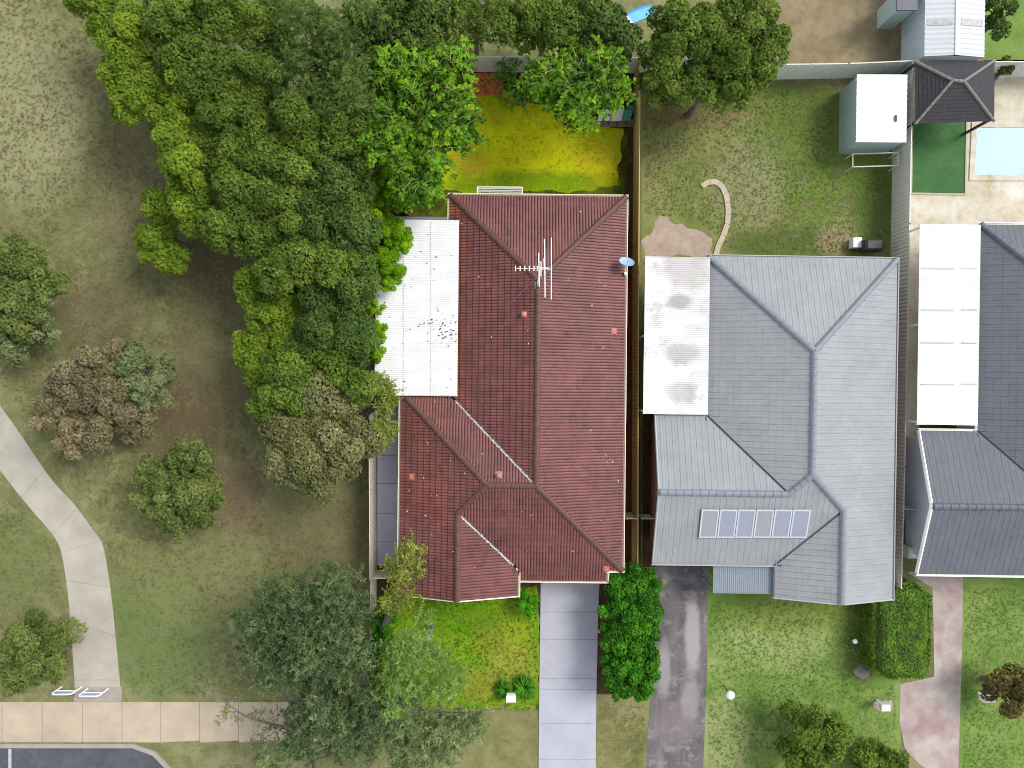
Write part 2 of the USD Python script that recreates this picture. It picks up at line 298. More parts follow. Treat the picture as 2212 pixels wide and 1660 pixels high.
def tile_material():
    nodes = {'a': ('attribute', {'attribute': 'tint'}), 'g': ('geometry', {}),
             'n': ('noise_texture', {'scale': 0.7, 'detail': 6.0, 'roughness': 0.65}), 'r': ('rgb_ramp', {'ramp': [(0.3, (0.74, 0.72, 0.76)), (0.7, (1.22, 1.2, 1.15))]}), 'm': ('mix_color', {'blend_type': 'multiply', 'fac': 1.0}),
             'n3': ('noise_texture', {'scale': 9.0, 'detail': 6.0, 'roughness': 0.75}), 'r3': ('rgb_ramp', {'ramp': [(0.56, (0, 0, 0)), (0.74, (0.4, 0.4, 0.4))]}), 'l': ('mix_color', {'blend_type': 'mix', 'b': (0.21, 0.115, 0.09)}),
             'n4': ('noise_texture', {'scale': 1.7, 'detail': 5.0, 'roughness': 0.7}), 'r4': ('rgb_ramp', {'ramp': [(0.52, (0, 0, 0)), (0.68, (0.6, 0.6, 0.6))]}), 'd': ('mix_color', {'blend_type': 'mix', 'b': (0.06, 0.03, 0.03)}),
             'n2': ('noise_texture', {'scale': 60.0, 'detail': 3.0}), 'b': ('bump', {'strength': 0.15, 'distance': 0.01}), 'p': ('principled_bsdf', {'roughness': 0.5, 'specular_ior_level': 0.38})}
    links = [('g.position', 'n.vector'), ('n.fac', 'r.fac'), ('a.color', 'm.a'), ('r.color', 'm.b'), ('g.position', 'n3.vector'), ('n3.fac', 'r3.fac'), ('m.result', 'l.a'), ('r3.color', 'l.fac'),
             ('g.position', 'n4.vector'), ('n4.fac', 'r4.fac'), ('l.result', 'd.a'), ('r4.color', 'd.fac'), ('d.result', 'p.base_color'), ('g.position', 'n2.vector'), ('n2.fac', 'b.height'), ('b.normal', 'p.normal')]
    return usdkit.material(stage, '/World/Looks/roof_tile', nodes, links, surface='p.BSDF')
M['tile'] = tile_material()
M['tile_grey'] = tint_mat('grey_roof_tile', rough=0.62, var=0.10, scale=0.7, spec=0.3)
M['leaf'] = tint_mat('foliage', rough=0.55, var=0.22, scale=1.1, spec=0.12, leaf=0.28)
M['petal'] = mat('fallen_petals', (0.62, 0.50, 0.42), rough=0.8, var=0.3, scale=30)
M['litter'] = mat('dark_leaf_litter', (0.05, 0.045, 0.03), rough=0.9, var=0.4, scale=30)
M['bark'] = mat('bark', (0.10, 0.078, 0.06), rough=0.9, var=0.3, scale=8, bump=0.6)
M['bark_grey'] = mat('grey_bark', (0.17, 0.145, 0.135), rough=0.9, var=0.3, scale=8, bump=0.6)
M['twig'] = mat('twig', (0.34, 0.36, 0.12), rough=0.8, var=0.3, scale=8)
M['pot'] = mat('terracotta_pot', (0.50, 0.14, 0.045), rough=0.7, var=0.12)
M['rock'] = mat('garden_rock', (0.22, 0.19, 0.18), rough=0.9, var=0.25, scale=5, bump=0.6)
M['blue_plastic'] = mat('blue_plastic', (0.10, 0.36, 0.62), rough=0.4, var=0.05)
M['white_plastic'] = mat('white_plastic', (0.78, 0.78, 0.75), rough=0.4, var=0.05)
M['dark'] = mat('dark_metal', (0.03, 0.03, 0.033), rough=0.5, var=0.1)
M['tan_edge'] = mat('tan_edging', (0.42, 0.36, 0.26), rough=0.85, var=0.12, scale=3)
M['pool_tile'] = mat('pool_tile', (0.20, 0.34, 0.37), rough=0.4, var=0.05)
M['glass'] = usdkit.material(stage, '/World/Looks/window_glass', {
    'f': ('fresnel', {'IOR': 1.5}), 't': ('transparent_bsdf', {}), 'g': ('glossy_bsdf', {'roughness': 0.02}), 'm': ('mix_closure', {})},
    [('f.fac', 'm.fac'), ('t.BSDF', 'm.closure1'), ('g.BSDF', 'm.closure2')], surface='m.closure')
M['water'] = usdkit.material(stage, '/World/Looks/pool_water', {
    'g': ('geometry', {}), 'n': ('noise_texture', {'scale': 2.2, 'detail': 3.0}), 'b': ('bump', {'strength': 0.25, 'distance': 0.05}),
    'f': ('fresnel', {'IOR': 1.33}), 't': ('transparent_bsdf', {'color': (0.72, 0.90, 0.92)}), 's': ('glossy_bsdf', {'roughness': 0.02}), 'm': ('mix_closure', {})},
    [('g.position', 'n.vector'), ('n.fac', 'b.height'), ('b.normal', 's.normal'), ('b.normal', 'f.normal'), ('f.fac', 'm.fac'), ('t.BSDF', 'm.closure1'), ('s.BSDF', 'm.closure2')], surface='m.closure')

# ================================================================ GROUND AND PAVING
S = dict(kind='structure')
g = 400.0
mesh('ground', [[-g, -g, 0], [g, -g, 0], [g, g, 0], [-g, g, 0]], np.array([[0, 1, 2, 3]]), M['park'], label='dry grass of the park and the land beyond the houses', category='ground', **S)
sheet('garden_soil', PX([(805, 152), (1378, 150), (1385, 1300), (1385, 1515), (800, 1515)]), 0.004, M['soil'], label='dark brown soil around the red-roofed house', category='soil', **S)
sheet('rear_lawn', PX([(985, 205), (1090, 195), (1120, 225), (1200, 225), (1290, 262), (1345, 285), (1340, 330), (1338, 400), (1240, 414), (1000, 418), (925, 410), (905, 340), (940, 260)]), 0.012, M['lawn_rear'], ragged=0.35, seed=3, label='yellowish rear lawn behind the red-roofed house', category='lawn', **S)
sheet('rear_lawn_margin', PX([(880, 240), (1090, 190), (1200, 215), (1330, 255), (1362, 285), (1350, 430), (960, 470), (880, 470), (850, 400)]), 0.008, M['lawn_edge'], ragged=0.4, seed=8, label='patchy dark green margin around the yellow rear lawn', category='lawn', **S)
sheet('front_lawn', PX([(845, 1300), (1160, 1262), (1166, 1340), (1166, 1530), (1040, 1528), (880, 1524), (800, 1512), (845, 1400)]), 0.008, M['lawn_front'], ragged=0.40, seed=5, label='green and yellow front lawn beside the pale driveway', category='lawn', **S)
sheet('verge', PX([(930, 1515), (1165, 1515), (1163, 1740), (900, 1740)]), 0.006, M['verge'], ragged=.3, seed=33, label='dry grass verge left of the foot of the pale driveway', category='verge', **S)
sheet('verge', PX([(1290, 1500), (1402, 1500), (1395, 1720), (1286, 1720)]), 0.010, M['verge'], label='dry grass strip between the two driveways', category='verge', **S)
sheet('side_strip', PX([(1348, 600), (1367, 600), (1366, 1230), (1345, 1230)]), 0.008, M['mulch'], ragged=0.08, seed=2, label='strip of red mulch between the red-roofed house and its fence', category='mulch', **S)
sheet('neighbour_rear_lawn', PX([(1386, 205), (1500, 190), (1930, 190), (1925, 560), (1386, 560)]), 0.004, M['lawn_next_rear'], label='green and brown rear lawn behind the grey-roofed house', category='lawn', **S)
sheet('neighbour_front_lawn', PX([(1395, 1200), (1935, 1200), (1990, 1300), (1945, 1465), (1945, 1760), (1395, 1760)]), 0.006, M['lawn_next'], label='green front lawn of the grey-roofed house', category='lawn', **S)
sheet('far_front_lawn', PX([(2040, 1200), (2500, 1200), (2500, 1760), (2040, 1760)]), 0.006, M['lawn_next'], label='green front lawn at the right edge of the picture', category='lawn', **S)
sheet('dry_yard', PX([(1560, -60), (1945, -60), (1950, 168), (1640, 168)]), 0.004, M['dry'], ragged=0.25, seed=9, label='dry straw-coloured yard behind the rear fence', category='yard', **S)
sheet('corner_lawn', PX([(2125, -100), (2500, -100), (2500, 140), (2125, 140)]), 0.004, M['lawn_next'], label='green lawn in the top right corner', category='lawn', **S)
sheet('pool_paving', PX([(1945, 135), (2100, 130), (2560, 130), (2560, 500), (2130, 500), (1990, 900), (1935, 1245), (1930, 600)]), 0.004, M['paving_cream'], label='cream stone paving around the pool', category='paving', **S)
sheet('bare_patch', PX([(1390, 525), (1425, 470), (1470, 480), (1500, 495), (1540, 512), (1530, 556), (1390, 556)]), 0.008, M['pebble'], ragged=0.4, seed=12, label='bare pinkish patch at the back of the white patio roof', category='ground', **S)
sheet('side_soil', PX([(1388, 880), (1425, 880), (1425, 1225), (1388, 1225)]), 0.008, M['soil'], label='dark soil strip left of the grey-roofed house', category='soil', **S)

def slabs(name, label, cat, polys, z0, z1, m, part='slab', gap=0.012, kind='structure'):
    t = thing(name, label, cat); tag(stage.GetPrimAtPath(t), kind=kind)
    for p in polys:
        q = Polygon(p).buffer(-gap, join_style=2)
        c = MB().prism(q, z0, z1 - 0.01); c.prism(q.buffer(-0.012, join_style=2), z1 - 0.0101, z1)
        c.out(part, m, t)
    return t

# own driveway: slabs with joints
vs = [1235, 1322, 1381, 1465, 1489, 1562, 1640, 1720]
ul = lambda v: np.interp(v, [1235, 1515, 1660], [1168, 1164, 1163]); ur = lambda v: np.interp(v, [1235, 1330, 1515, 1660], [1296, 1292, 1288, 1287])
slabs('driveway', 'pale lilac-grey concrete driveway in front of the red-roofed house', 'driveway', gap=0.005, polys=
      [PX([(ul(a), a), (ur(a), a), (ur(b), b), (ul(b), b)]) for a, b in zip(vs[:-1], vs[1:])], z0=-0.05, z1=0.055, m=M['concrete'])
vs = [850, 930, 985, 1045, 1110, 1170, 1222]
slabs('side_path', 'blue-grey concrete path between the left fence and the red-roofed house', 'path',
      [PX([(815, a), (880, a), (880, b), (815, b)]) for a, b in zip(vs[:-1], vs[1:])], -0.05, 0.05, M['concrete_old'])
slabs('side_slab', 'pale concrete slab in the right side passage', 'slab', [PX([(1340, 437), (1361, 437), (1360, 468), (1340, 468)])], -0.05, 0.06, M['block'])
# neighbours' driveways
sheet('dark_driveway', PX([(1418, 1205), (1530, 1205), (1527, 1450), (1519, 1660), (1516, 1760), (1394, 1760), (1397, 1600), (1412, 1450)]), 0.012, M['drive_dark'], label='dark grey driveway with pale tyre tracks', category='driveway', **S)
sheet('pink_driveway', PX([(1955, 1235), (2080, 1235), (2078, 1400), (2070, 1660), (2066, 1760), (2045, 1680), (1990, 1655), (1955, 1620), (1943, 1560), (1945, 1478), (2018, 1462), (2014, 1270)]), 0.012, M['drive_pink'], label='pinkish curved driveway right of the box hedge', category='driveway', **S)
# park path: a curve of slabs
R = [(-80, 760), (0, 876), (48, 943), (113, 1037), (161, 1090), (205, 1150), (225, 1187), (240, 1281), (250, 1375), (259, 1469), (262, 1516)]
L = [(-150, 800), (-70, 920), (0, 1016), (60, 1092), (110, 1150), (128, 1180), (136, 1210), (144, 1262), (152, 1340), (161, 1469), (163, 1516)]
from scipy.interpolate import CubicSpline
tt_ = np.arange(len(R)); fine_ = np.linspace(0, len(R) - 1, 81)
Rs, Ls = CubicSpline(tt_, R)(fine_), CubicSpline(tt_, L)(fine_)
Rs[-16:, 0] = np.interp(Rs[-16:, 1], [1281, 1375, 1469, 1516], [240, 250, 259, 262]); Ls[-16:, 0] = np.interp(Ls[-16:, 1], [1262, 1340, 1469, 1516], [144, 152, 161, 163])
cuts = [0, 11, 22, 33, 44, 55, 64, 72, 80]
slabs('park_path', 'curved pale concrete path through the park', 'path', [PX(list(Rs[a:b+1]) + list(Ls[a:b+1][::-1])) for a, b in zip(cuts[:-1], cuts[1:])], -0.05, 0.03, M['path'], gap=0.003)
us = [-170, -82, 5, 92, 179, 264, 348, 432, 516, 600, 690]
slabs('footpath', 'tan concrete footpath beside the road', 'footpath', [PX([(a, 1516), (b, 1516), (b, 1604 if b < 400 else 1600), (a, 1604)]) for a, b in zip(us[:-1], us[1:])], -0.05, 0.04, M['footpath'], gap=0.01)
road = [(-500, 1614), (285, 1614), (330, 1630), (360, 1662), (372, 1720), (372, 1900), (-500, 1900)]
sheet('road', PX(road), 0.004, M['asphalt'], label='dark asphalt road at the bottom left', category='road', **S)
kb = LineString(PX([(-500, 1610), (288, 1610), (334, 1627), (366, 1660), (378, 1720), (378, 1900)])).buffer(0.11, cap_style=2, join_style=1)
MB().prism(kb, -0.02, 0.12).out('kerb', M['kerb'], label='pale concrete kerb along the road', category='kerb', **S)
sheet('road_line', PX([(18, 1618), (25, 1618), (25, 1800), (18, 1800)]), 0.009, M['paint_line'], label='pale painted line on the asphalt road', category='road marking', **S)
# herringbone brick paving at the back
t = thing('brick_paving', 'red herringbone brick paving by the rear fence', 'paving'); tag(stage.GetPrimAtPath(t), kind='structure')
rng = np.random.default_rng(11)
area = Polygon(PX([(955, 160), (1086, 158), (1086, 207), (955, 209)]))
cx, cy = area.centroid.coords[0]
W2, L2 = 0.115, 0.23
for i in range(-30, 30):
    for j in range(-12, 12):
        for k in (0, 1):
            x, y = (i + 2*j*1.0) * W2, 0
            # classic herringbone in a frame turned by 45 degrees
            bx, by = i*W2 + j*2*W2, i*W2 - j*2*W2
            a = [(bx, by), (bx+L2, by), (bx+L2, by+W2), (bx, by+W2)] if k == 0 else [(bx, by+W2), (bx+W2, by+W2), (bx+W2, by+W2+L2), (bx, by+W2+L2)]
            q = Polygon(a); q = shapely.affinity.rotate(q, 45, origin=(0, 0)) if hasattr(shapely, 'affinity') else q
            q = shapely.transform(q, lambda c: c + [cx, cy])
            q = q.buffer(-0.006, join_style=2).intersection(area)
            if q.area < 0.006 or q.geom_type != 'Polygon': continue
            zt = 0.06 + rng.uniform(-.005, .005)
            MB().prism(q, 0.0, zt).out('brick', M['paver_brick'], t, tint=np.array([0.66, 0.20, 0.065]) * rng.uniform(0.65, 1.25))
# curved brick edging of the round bed
t = thing('brick_edging', 'curved pink brick edging of the round garden bed', 'garden edging')
c0 = P(1118, 190)
for k in range(26):
    a = PI * (0.90 + k * 0.048); r0, r1 = 0.93, 1.08
    da = 0.066
    q = [(c0[0] + r*math.cos(x), c0[1] + 0.92*r*math.sin(x)) for r, x in ((r0, a), (r1, a), (r1, a+da*2), (r0, a+da*2))]
    MB().prism(Polygon(q).buffer(-0.005, join_style=2), 0, 0.14 + rng.uniform(-.01, .01)).out('brick', M['paver_brick'], t, tint=np.array([0.42, 0.17, 0.10]) * rng.uniform(0.75, 1.2))

# ================================================================ FENCES
def fence(name, label, pts, h=1.8, m=None, base=0.0, plen=2.35):
    """Sheet-metal fence: ribbed panels between posts, a rail along the top. pts in world xy."""
    t = thing(name, label, 'fence'); m = m or M['cream']
    for (x0, y0), (x1, y1) in zip(pts[:-1], pts[1:]):
        p0, p1 = np.array([x0, y0]), np.array([x1, y1]); Ln = np.linalg.norm(p1 - p0); d = (p1 - p0) / Ln; nn = np.array([-d[1], d[0]])
        k = max(1, round(Ln / plen)); st = Ln / k
        for i in range(k + 1):
            c = p0 + d * st * i
            q = [c + d*a*0.03 + nn*b*0.03 for a, b in ((-1, -1), (1, -1), (1, 1), (-1, 1))]
            MB().prism(q, base, base + h + 0.03).out('post', m, t)
        for i in range(k):
            a0, a1 = st*i + 0.035, st*(i+1) - 0.035
            n = int((a1 - a0) / 0.19); s_ = np.linspace(a0, a1, n*4 + 1)
            off = np.tile([0.0, 0.0, 0.034, 0.034], n + 1)[:len(s_)] - 0.017
            fr = np.array([p0 + d*s + nn*o for s, o in zip(s_, off)])
            bk = fr - nn*0.006
            v = np.vstack([np.c_[fr, np.full(len(fr), base+.05)], np.c_[fr, np.full(len(fr), base+h-.04)], np.c_[bk, np.full(len(fr), base+h-.04)], np.c_[bk, np.full(len(fr), base+.05)]])
            nn_ = len(fr); j = np.arange(nn_ - 1)
            q = np.vstack([np.stack([j+r*nn_, j+1+r*nn_, j+1+((r+1) % 4)*nn_, j+((r+1) % 4)*nn_], 1) for r in range(4)])
            mesh('panel', v, q, m, t)
            for z0, z1 in ((h-.04, h), (0.03, 0.07)):
                e0, e1 = p0 + d*a0, p0 + d*a1
                MB().prism([e0-nn*.024, e1-nn*.024, e1+nn*.024, e0+nn*.024], base+z0, base+z1).out('rail', m, t)
    return t

fence('fence', 'cream ribbed metal fence along the left side of the red-roofed house', [tuple(P(*p)[:2]) for p in ((808, 155), (811, 600), (813, 1232))], m=M['cream'])
fence('fence', 'cream ribbed metal fence continuing past the side gate beside the front garden', [tuple(P(*p)[:2]) for p in ((813, 1236), (812, 1330), (811, 1440))], h=1.5, m=M['cream'])
fence('fence', 'tan ribbed metal fence right of the red-roofed house', [tuple(P(*p)[:2]) for p in ((1370, 155), (1367, 600), (1365, 1225))], m=M['tan'])
fence('fence', 'pale rear fence behind the red herringbone paving', [tuple(P(*p)[:2]) for p in ((806, 154), (1090, 156), (1372, 158))], m=M['cream_pale'])
fence('fence', 'pale rear fence behind the white-roofed garden shed', [tuple(P(*p)[:2]) for p in ((1372, 160), (1650, 172), (1800, 170), (1935, 164))], m=M['cream_pale'])
fence('fence', 'pale rear fence right of the black shingled gazebo', [tuple(P(*p)[:2]) for p in ((1938, 164), (2100, 166), (2480, 166))], m=M['cream_pale'])
fence('fence', 'cream fence between the grey-roofed house and the pool yard', [tuple(P(*p)[:2]) for p in ((1932, 166), (1925, 500), (1915, 1000), (1908, 1250))], m=M['cream_pale'])
fence('side_gate', 'cream metal gate panel across the blue-grey side path', [tuple(P(*p)[:2]) for p in ((816, 1232), (862, 1231))], h=1.7, m=M['cream'], plen=1.2)
fence('side_gate', 'short cream gate panel across the right side passage', [tuple(P(*p)[:2]) for p in ((1343, 1108), (1364, 1108))], h=1.7, m=M['cream'], plen=1.2)
fence('side_gate', 'pale gate panel beside the pale gable wall', [tuple(P(*p)[:2]) for p in ((1912, 1092), (1958, 1093))], h=1.2, m=M['cream_pale'], plen=1.2)
fence('side_gate', 'lower of two pale rails left of the grey-roofed house', [tuple(P(*p)[:2]) for p in ((1378, 1112), (1412, 1112))], h=1.2, m=M['cream_pale'], plen=1.2)

# ================================================================ ROOFS
TP = 0.33   # rise of the roofs per metre of run

def tile_mesh(w, e, rolls=2, fine=True):
    """One interlocking tile in (a, b, h): rolls across, a lip at its lower end."""
    xs, hs = [], []
    prof = [(0.0, -0.016), (0.09, -0.014), (0.15, 0.022), (0.32, 0.036), (0.58, 0.040), (0.84, 0.034), (0.97, 0.018)] if fine else [(0.0, 0.006), (0.15, 0.010), (0.5, 0.013), (0.85, 0.010)]
    for r in range(rolls):
        for x, h in prof: xs.append((r + x) / rolls); hs.append(h)
    xs.append(1.0); hs.append(0.0)
    xs, hs = np.array(xs) * (w - 0.006), np.array(hs)
    lip = 0.050 if fine else 0.008
    rows = [(-0.024, -0.02*fine + 0*hs), (-0.018, hs + lip), (e, hs + 0.003)]
    v = np.vstack([np.c_[xs, np.full(len(xs), b), h] for b, h in rows]); n = len(xs)
    f = []
    for r in (0, 1):
        for i in range(n - 1):
            a, b, c, d = r*n+i, r*n+i+1, (r+1)*n+i+1, (r+1)*n+i
            f += [(a, b, c), (a, c, d)]
    return v, np.array(f)

def roof_face(poly, O, t, n, ze, w, e, colour, rng, rolls=2, fine=True, cut=0.0, stain=None, vary=.07):
    """Tiles over one roof plane. poly: plan polygon; O: a point on the eave line, t along it, n uphill. Returns a list of (v, f, tint, size)."""
    O, t, n = map(np.array, (O, t, n))
    tv, tf = tile_mesh(w, e, rolls, fine)
    pp = Polygon(poly)
    ab = shapely.transform(pp, lambda c: np.c_[(c - O) @ t, (c - O) @ n])
    if cut: ab = ab.buffer(cut)
    a0, b0, a1, b1 = ab.bounds
    shapely.prepare(ab)
    out = []
    flip = (t[0]*n[1] - t[1]*n[0]) < 0
    for j in range(int(math.floor(b0 / e)), int(math.ceil(b1 / e))):
        for i in range(int(math.floor(a0 / w)) - 1, int(math.ceil(a1 / w)) + 1):
            oa, ob = i*w + rng.uniform(-.003, .003), j*e + rng.uniform(-.004, .004)
            bx = shapely.box(oa, ob - .03, oa + w, ob + e)
            if not ab.intersects(bx): continue
            v = tv + [oa, ob, 0]; f = tf
            v = v.copy(); v[:, 2] += rng.uniform(-.002, .003) + (v[:, 0] - oa) * rng.uniform(-.01, .01)
            if not ab.contains(bx):
                tri = shapely.polygons(v[f][:, :, :2])
                inter = shapely.intersection(tri, ab)
                nv, nf, k = [], [], 0
                for gm, (A, B, C) in zip(inter, v[f]):
                    if gm.is_empty or gm.geom_type != 'Polygon' or gm.area < 1e-6: continue
                    c = np.array(gm.exterior.coords)[:-1]
                    if gm.exterior.is_ccw is False: c = c[::-1]
                    d = np.linalg.det(np.array([[B[0]-A[0], C[0]-A[0]], [B[1]-A[1], C[1]-A[1]]]))
                    if abs(d) < 1e-9: continue
                    l1 = ((c[:, 0]-A[0])*(C[1]-A[1]) - (c[:, 1]-A[1])*(C[0]-A[0])) / d
                    l2 = ((B[0]-A[0])*(c[:, 1]-A[1]) - (B[1]-A[1])*(c[:, 0]-A[0])) / d
                    z = A[2] + l1*(B[2]-A[2]) + l2*(C[2]-A[2])
                    nv.append(np.c_[c, z]); nf += [(k, k+q, k+q+1) for q in range(1, len(c)-1)]; k += len(c)
                if not nf: continue
                v, f = np.vstack(nv), np.array(nf)
            if flip: f = f[:, ::-1]
            full = len(f) == len(tf)
            w3 = np.c_[O + v[:, :1]*t + v[:, 1:2]*n, ze + v[:, 1]*TP + v[:, 2]]
            c = np.array(colour) * rng.uniform(1-vary, 1+vary) * (1 + rng.normal(0, .2*vary, 3))
            if stain is not None: c = stain(w3.mean(0), oa, ob, c, rng)
            out.append((w3, f, np.clip(c, 0, 1), full))
    return out

def caps(p0, p1, m, parent, rng, r=0.165, L=0.40, name='ridge_cap', hgt=0.11):
    """Ridge caps laid from p0 (low) to p1 (high)."""
    p0, p1 = np.array(p0, float), np.array(p1, float); D = p1 - p0; Ln = np.linalg.norm(D); d = D / Ln
    s = np.cross(d, [0, 0, 1]); s /= np.linalg.norm(s); u = np.cross(s, d)
    k = max(1, int(round(Ln / L))); st = Ln / k
    prof = [(-1, -.045), (-.96, .035), (-.62, .8), (-.25, 1), (.25, 1), (.62, .8), (.96, .035), (1, -.045)]
    for i in range(k):
        sc = rng.uniform(.97, 1.03); rot = rng.uniform(-.015, .015)
        g_ = []
        for a, lift in ((st*i - 0.03, 0.030), (st*i + .012, 0.040), (st*(i+1) - .005, 0.014)):
            rr = r*sc*(1.0 if a < st*(i+.5) else .94)
            g_.append([p0 + d*a + s*(x*rr + rot*(a - st*i)) + u*(lift + (y if y > 0 else 0)*hgt + (y*1.2 if y < 0 else 0)) for x, y in prof])
        g_[0] = [p - u*0.05 for p in g_[0]]
        MB().grid(np.array(g_)).out(name, m, parent)

def gutter(pts, closed, m, parent, w=0.11, hh=0.11):
    """U-shaped gutter bars along 3D points, outside to the right of travel."""
    pts = [np.array(p, float) for p in pts]
    pr = list(zip(pts[:-1], pts[1:])) + ([(pts[-1], pts[0])] if closed else [])
    for a, b in pr:
        d = (b - a); d /= np.linalg.norm(d); s = np.cross(d, [0, 0, 1]); s /= np.linalg.norm(s)
        a2, b2 = a - d*0.0, b + d*0.0
        prof = [(-.02, 0), (0.0, -hh), (w, -hh), (w, .02), (w-.035, .02), (w-.035, -hh*.55), (.0, -hh*.55)]
        # mitre: lengthen the outer side of convex corners
        gr = np.array([[p + s*x + np.array([0, 0, z]) + d*sg*max(x, 0)*.999 for x, z in prof] for p, sg in ((a2, -1), (b2, 1))])
        n = len(prof); v = gr.reshape(-1, 3)
        q = [[i, (i+1) % n, n+(i+1) % n, n+i] for i in range(n)]
        mb = MB(); mb.add(v, q); mb.t.append(np.array([[0, k+1, k] for k in range(1, n-1)] + [[n, n+k, n+k+1] for k in range(1, n-1)]))
        mb.out('gutter', m, parent)

def rotz(deg):
    a = math.radians(deg); c, s = math.cos(a), math.sin(a)
    return np.array([[c, -s], [s, c]])

def house(name, label, deg, faces, ze, ridges, valleys, eaves, bargeboards, walls, mats, colour, seed, single=0, e=0.318, w=0.30, fine=True, stain=None, valley_strips=True):
    """faces: (plan polygon, eave point, along, uphill, eave height). Everything is in the house's own frame, turned by deg."""
    rng = np.random.default_rng(seed)
    t = thing(name, label, 'house', rz=deg)
    mtile, mridge, mdeck, mgut, mwall = mats
    deck = MB()
    tiles = []
    for poly, O, tt, nn, z in faces:
        O_, t_, n_ = map(np.array, (O, tt, nn))
        p = np.array(poly, float); zz = z + ((p - O_) @ n_) * TP - 0.03
        tv, tf = trimesh.creation.triangulate_polygon(Polygon(poly), engine='earcut')
        z3 = z + ((tv - O_) @ n_) * TP - 0.03
        v3 = np.c_[tv, z3]; c = np.cross(v3[tf[:, 1]]-v3[tf[:, 0]], v3[tf[:, 2]]-v3[tf[:, 0]])[:, 2]
        deck.add(v3, np.where((c < 0)[:, None], tf[:, ::-1], tf))
        sub = Polygon(poly)
        for a, b in valleys:
            sub = sub.difference(LineString([a[:2], b[:2]]).buffer(0.055, cap_style=2))
        for gm in getattr(sub, 'geoms', [sub]):
            if gm.area > .02:
                tiles += roof_face(gm, O, tt, nn, z, w, e, colour, rng, fine=fine, stain=stain, vary=.075 if fine else .025)
    roof = deck.out('roof', mdeck, t)
    cw = np.array([0, 0, H])
    R2 = rotz(deg)
    if single:
        d = []
        for k, (v, f, c, full) in enumerate(tiles):
            m3 = v.mean(0); xy = R2 @ m3[:2]
            hid = Hidden(xy) if full else True
            d.append((1e3 if hid else 0) + np.linalg.norm(np.array([*xy, m3[2]]) - cw))
        order = np.argsort(d)
    else: order = range(len(tiles))
    one, rest = order[:single], order[single:]
    for k in one:
        v, f, c, _ = tiles[k]; mesh('roof_tile', v, f, mtile, roof, tint=c)
    vs_, fs_, cs_, n = [], [], [], 0
    for k in rest:
        v, f, c, _ = tiles[k]; vs_.append(v); fs_.append(f + n); cs_.append(np.broadcast_to(c, v.shape)); n += len(v)
    mesh('roof_tiles', np.vstack(vs_), np.vstack(fs_), mtile, roof, tint=np.vstack(cs_), kind='stuff')
    for a, b in ridges: caps(a, b, mridge, roof, rng)
    if valley_strips:
        for a, b in valleys:
            a, b = np.array(a, float), np.array(b, float); D = b - a; Ln = np.linalg.norm(D); d = D/Ln
            s = np.array([d[1], -d[0], 0]); s /= np.linalg.norm(s)
            n = int(Ln / 0.07); rows = []
            for i in range(n + 1):
                q = a + D*i/n
                wl, wr = (0.03 + 0.05*rng.random()**1.5 + 0.03*((i + q_) % 4 == 0) for q_ in (0, 2))
                rows.append([q - s*wl + [0, 0, .052], q - s*wl*.5 + [0, 0, .036], q + [0, 0, .026], q + s*wr*.5 + [0, 0, .036], q + s*wr + [0, 0, .052]])
            r_ = np.array(rows)
            cutn = [0, int(n*.045), int(n*.09), n] if Ln > 4 else [0, int(n*.03), int(n*.08), n]
            MB().grid(r_[cutn[0]:cutn[1]+1]).out('valley_flashing', M['mortar'], roof) if cutn[1] > 1 else None
            MB().grid(r_[cutn[2]:cutn[3]+1]).out('valley_flashing', M['mortar'], roof)
    for pts, closed in eaves: gutter(pts, closed, mgut, t)
    for a, b in bargeboards:
        a, b = np.array(a, float), np.array(b, float); d = (b-a)/np.linalg.norm(b-a); s = np.cross(d, [0, 0, 1]); s /= np.linalg.norm(s)
        lo = np.array([0, 0, -.20]); hi = np.array([0, 0, .035])
        q = [a + lo, b + lo, b + hi, a + hi]; q2 = [p + s*.055 for p in q]
        MB().add(np.array(q + q2), [[0, 1, 2, 3], [7, 6, 5, 4], [0, 4, 5, 1], [1, 5, 6, 2], [2, 6, 7, 3], [3, 7, 4, 0]]).out('bargeboard', mgut, t)
    for wl in walls:
        MB().prism(wl, 0.0, ze - 0.12).out('wall', mwall, t)
    return t, roof, tiles

def Hidden(xy):
    """Whether a tree or the patio roof covers this spot of the red roof (then its tile need not be a part)."""
    u, v = 1106 + xy[0]*43.5, 830 - xy[1]*43.5
    return (u < 992 and v < 870) or (u < 940 and v > 1150)

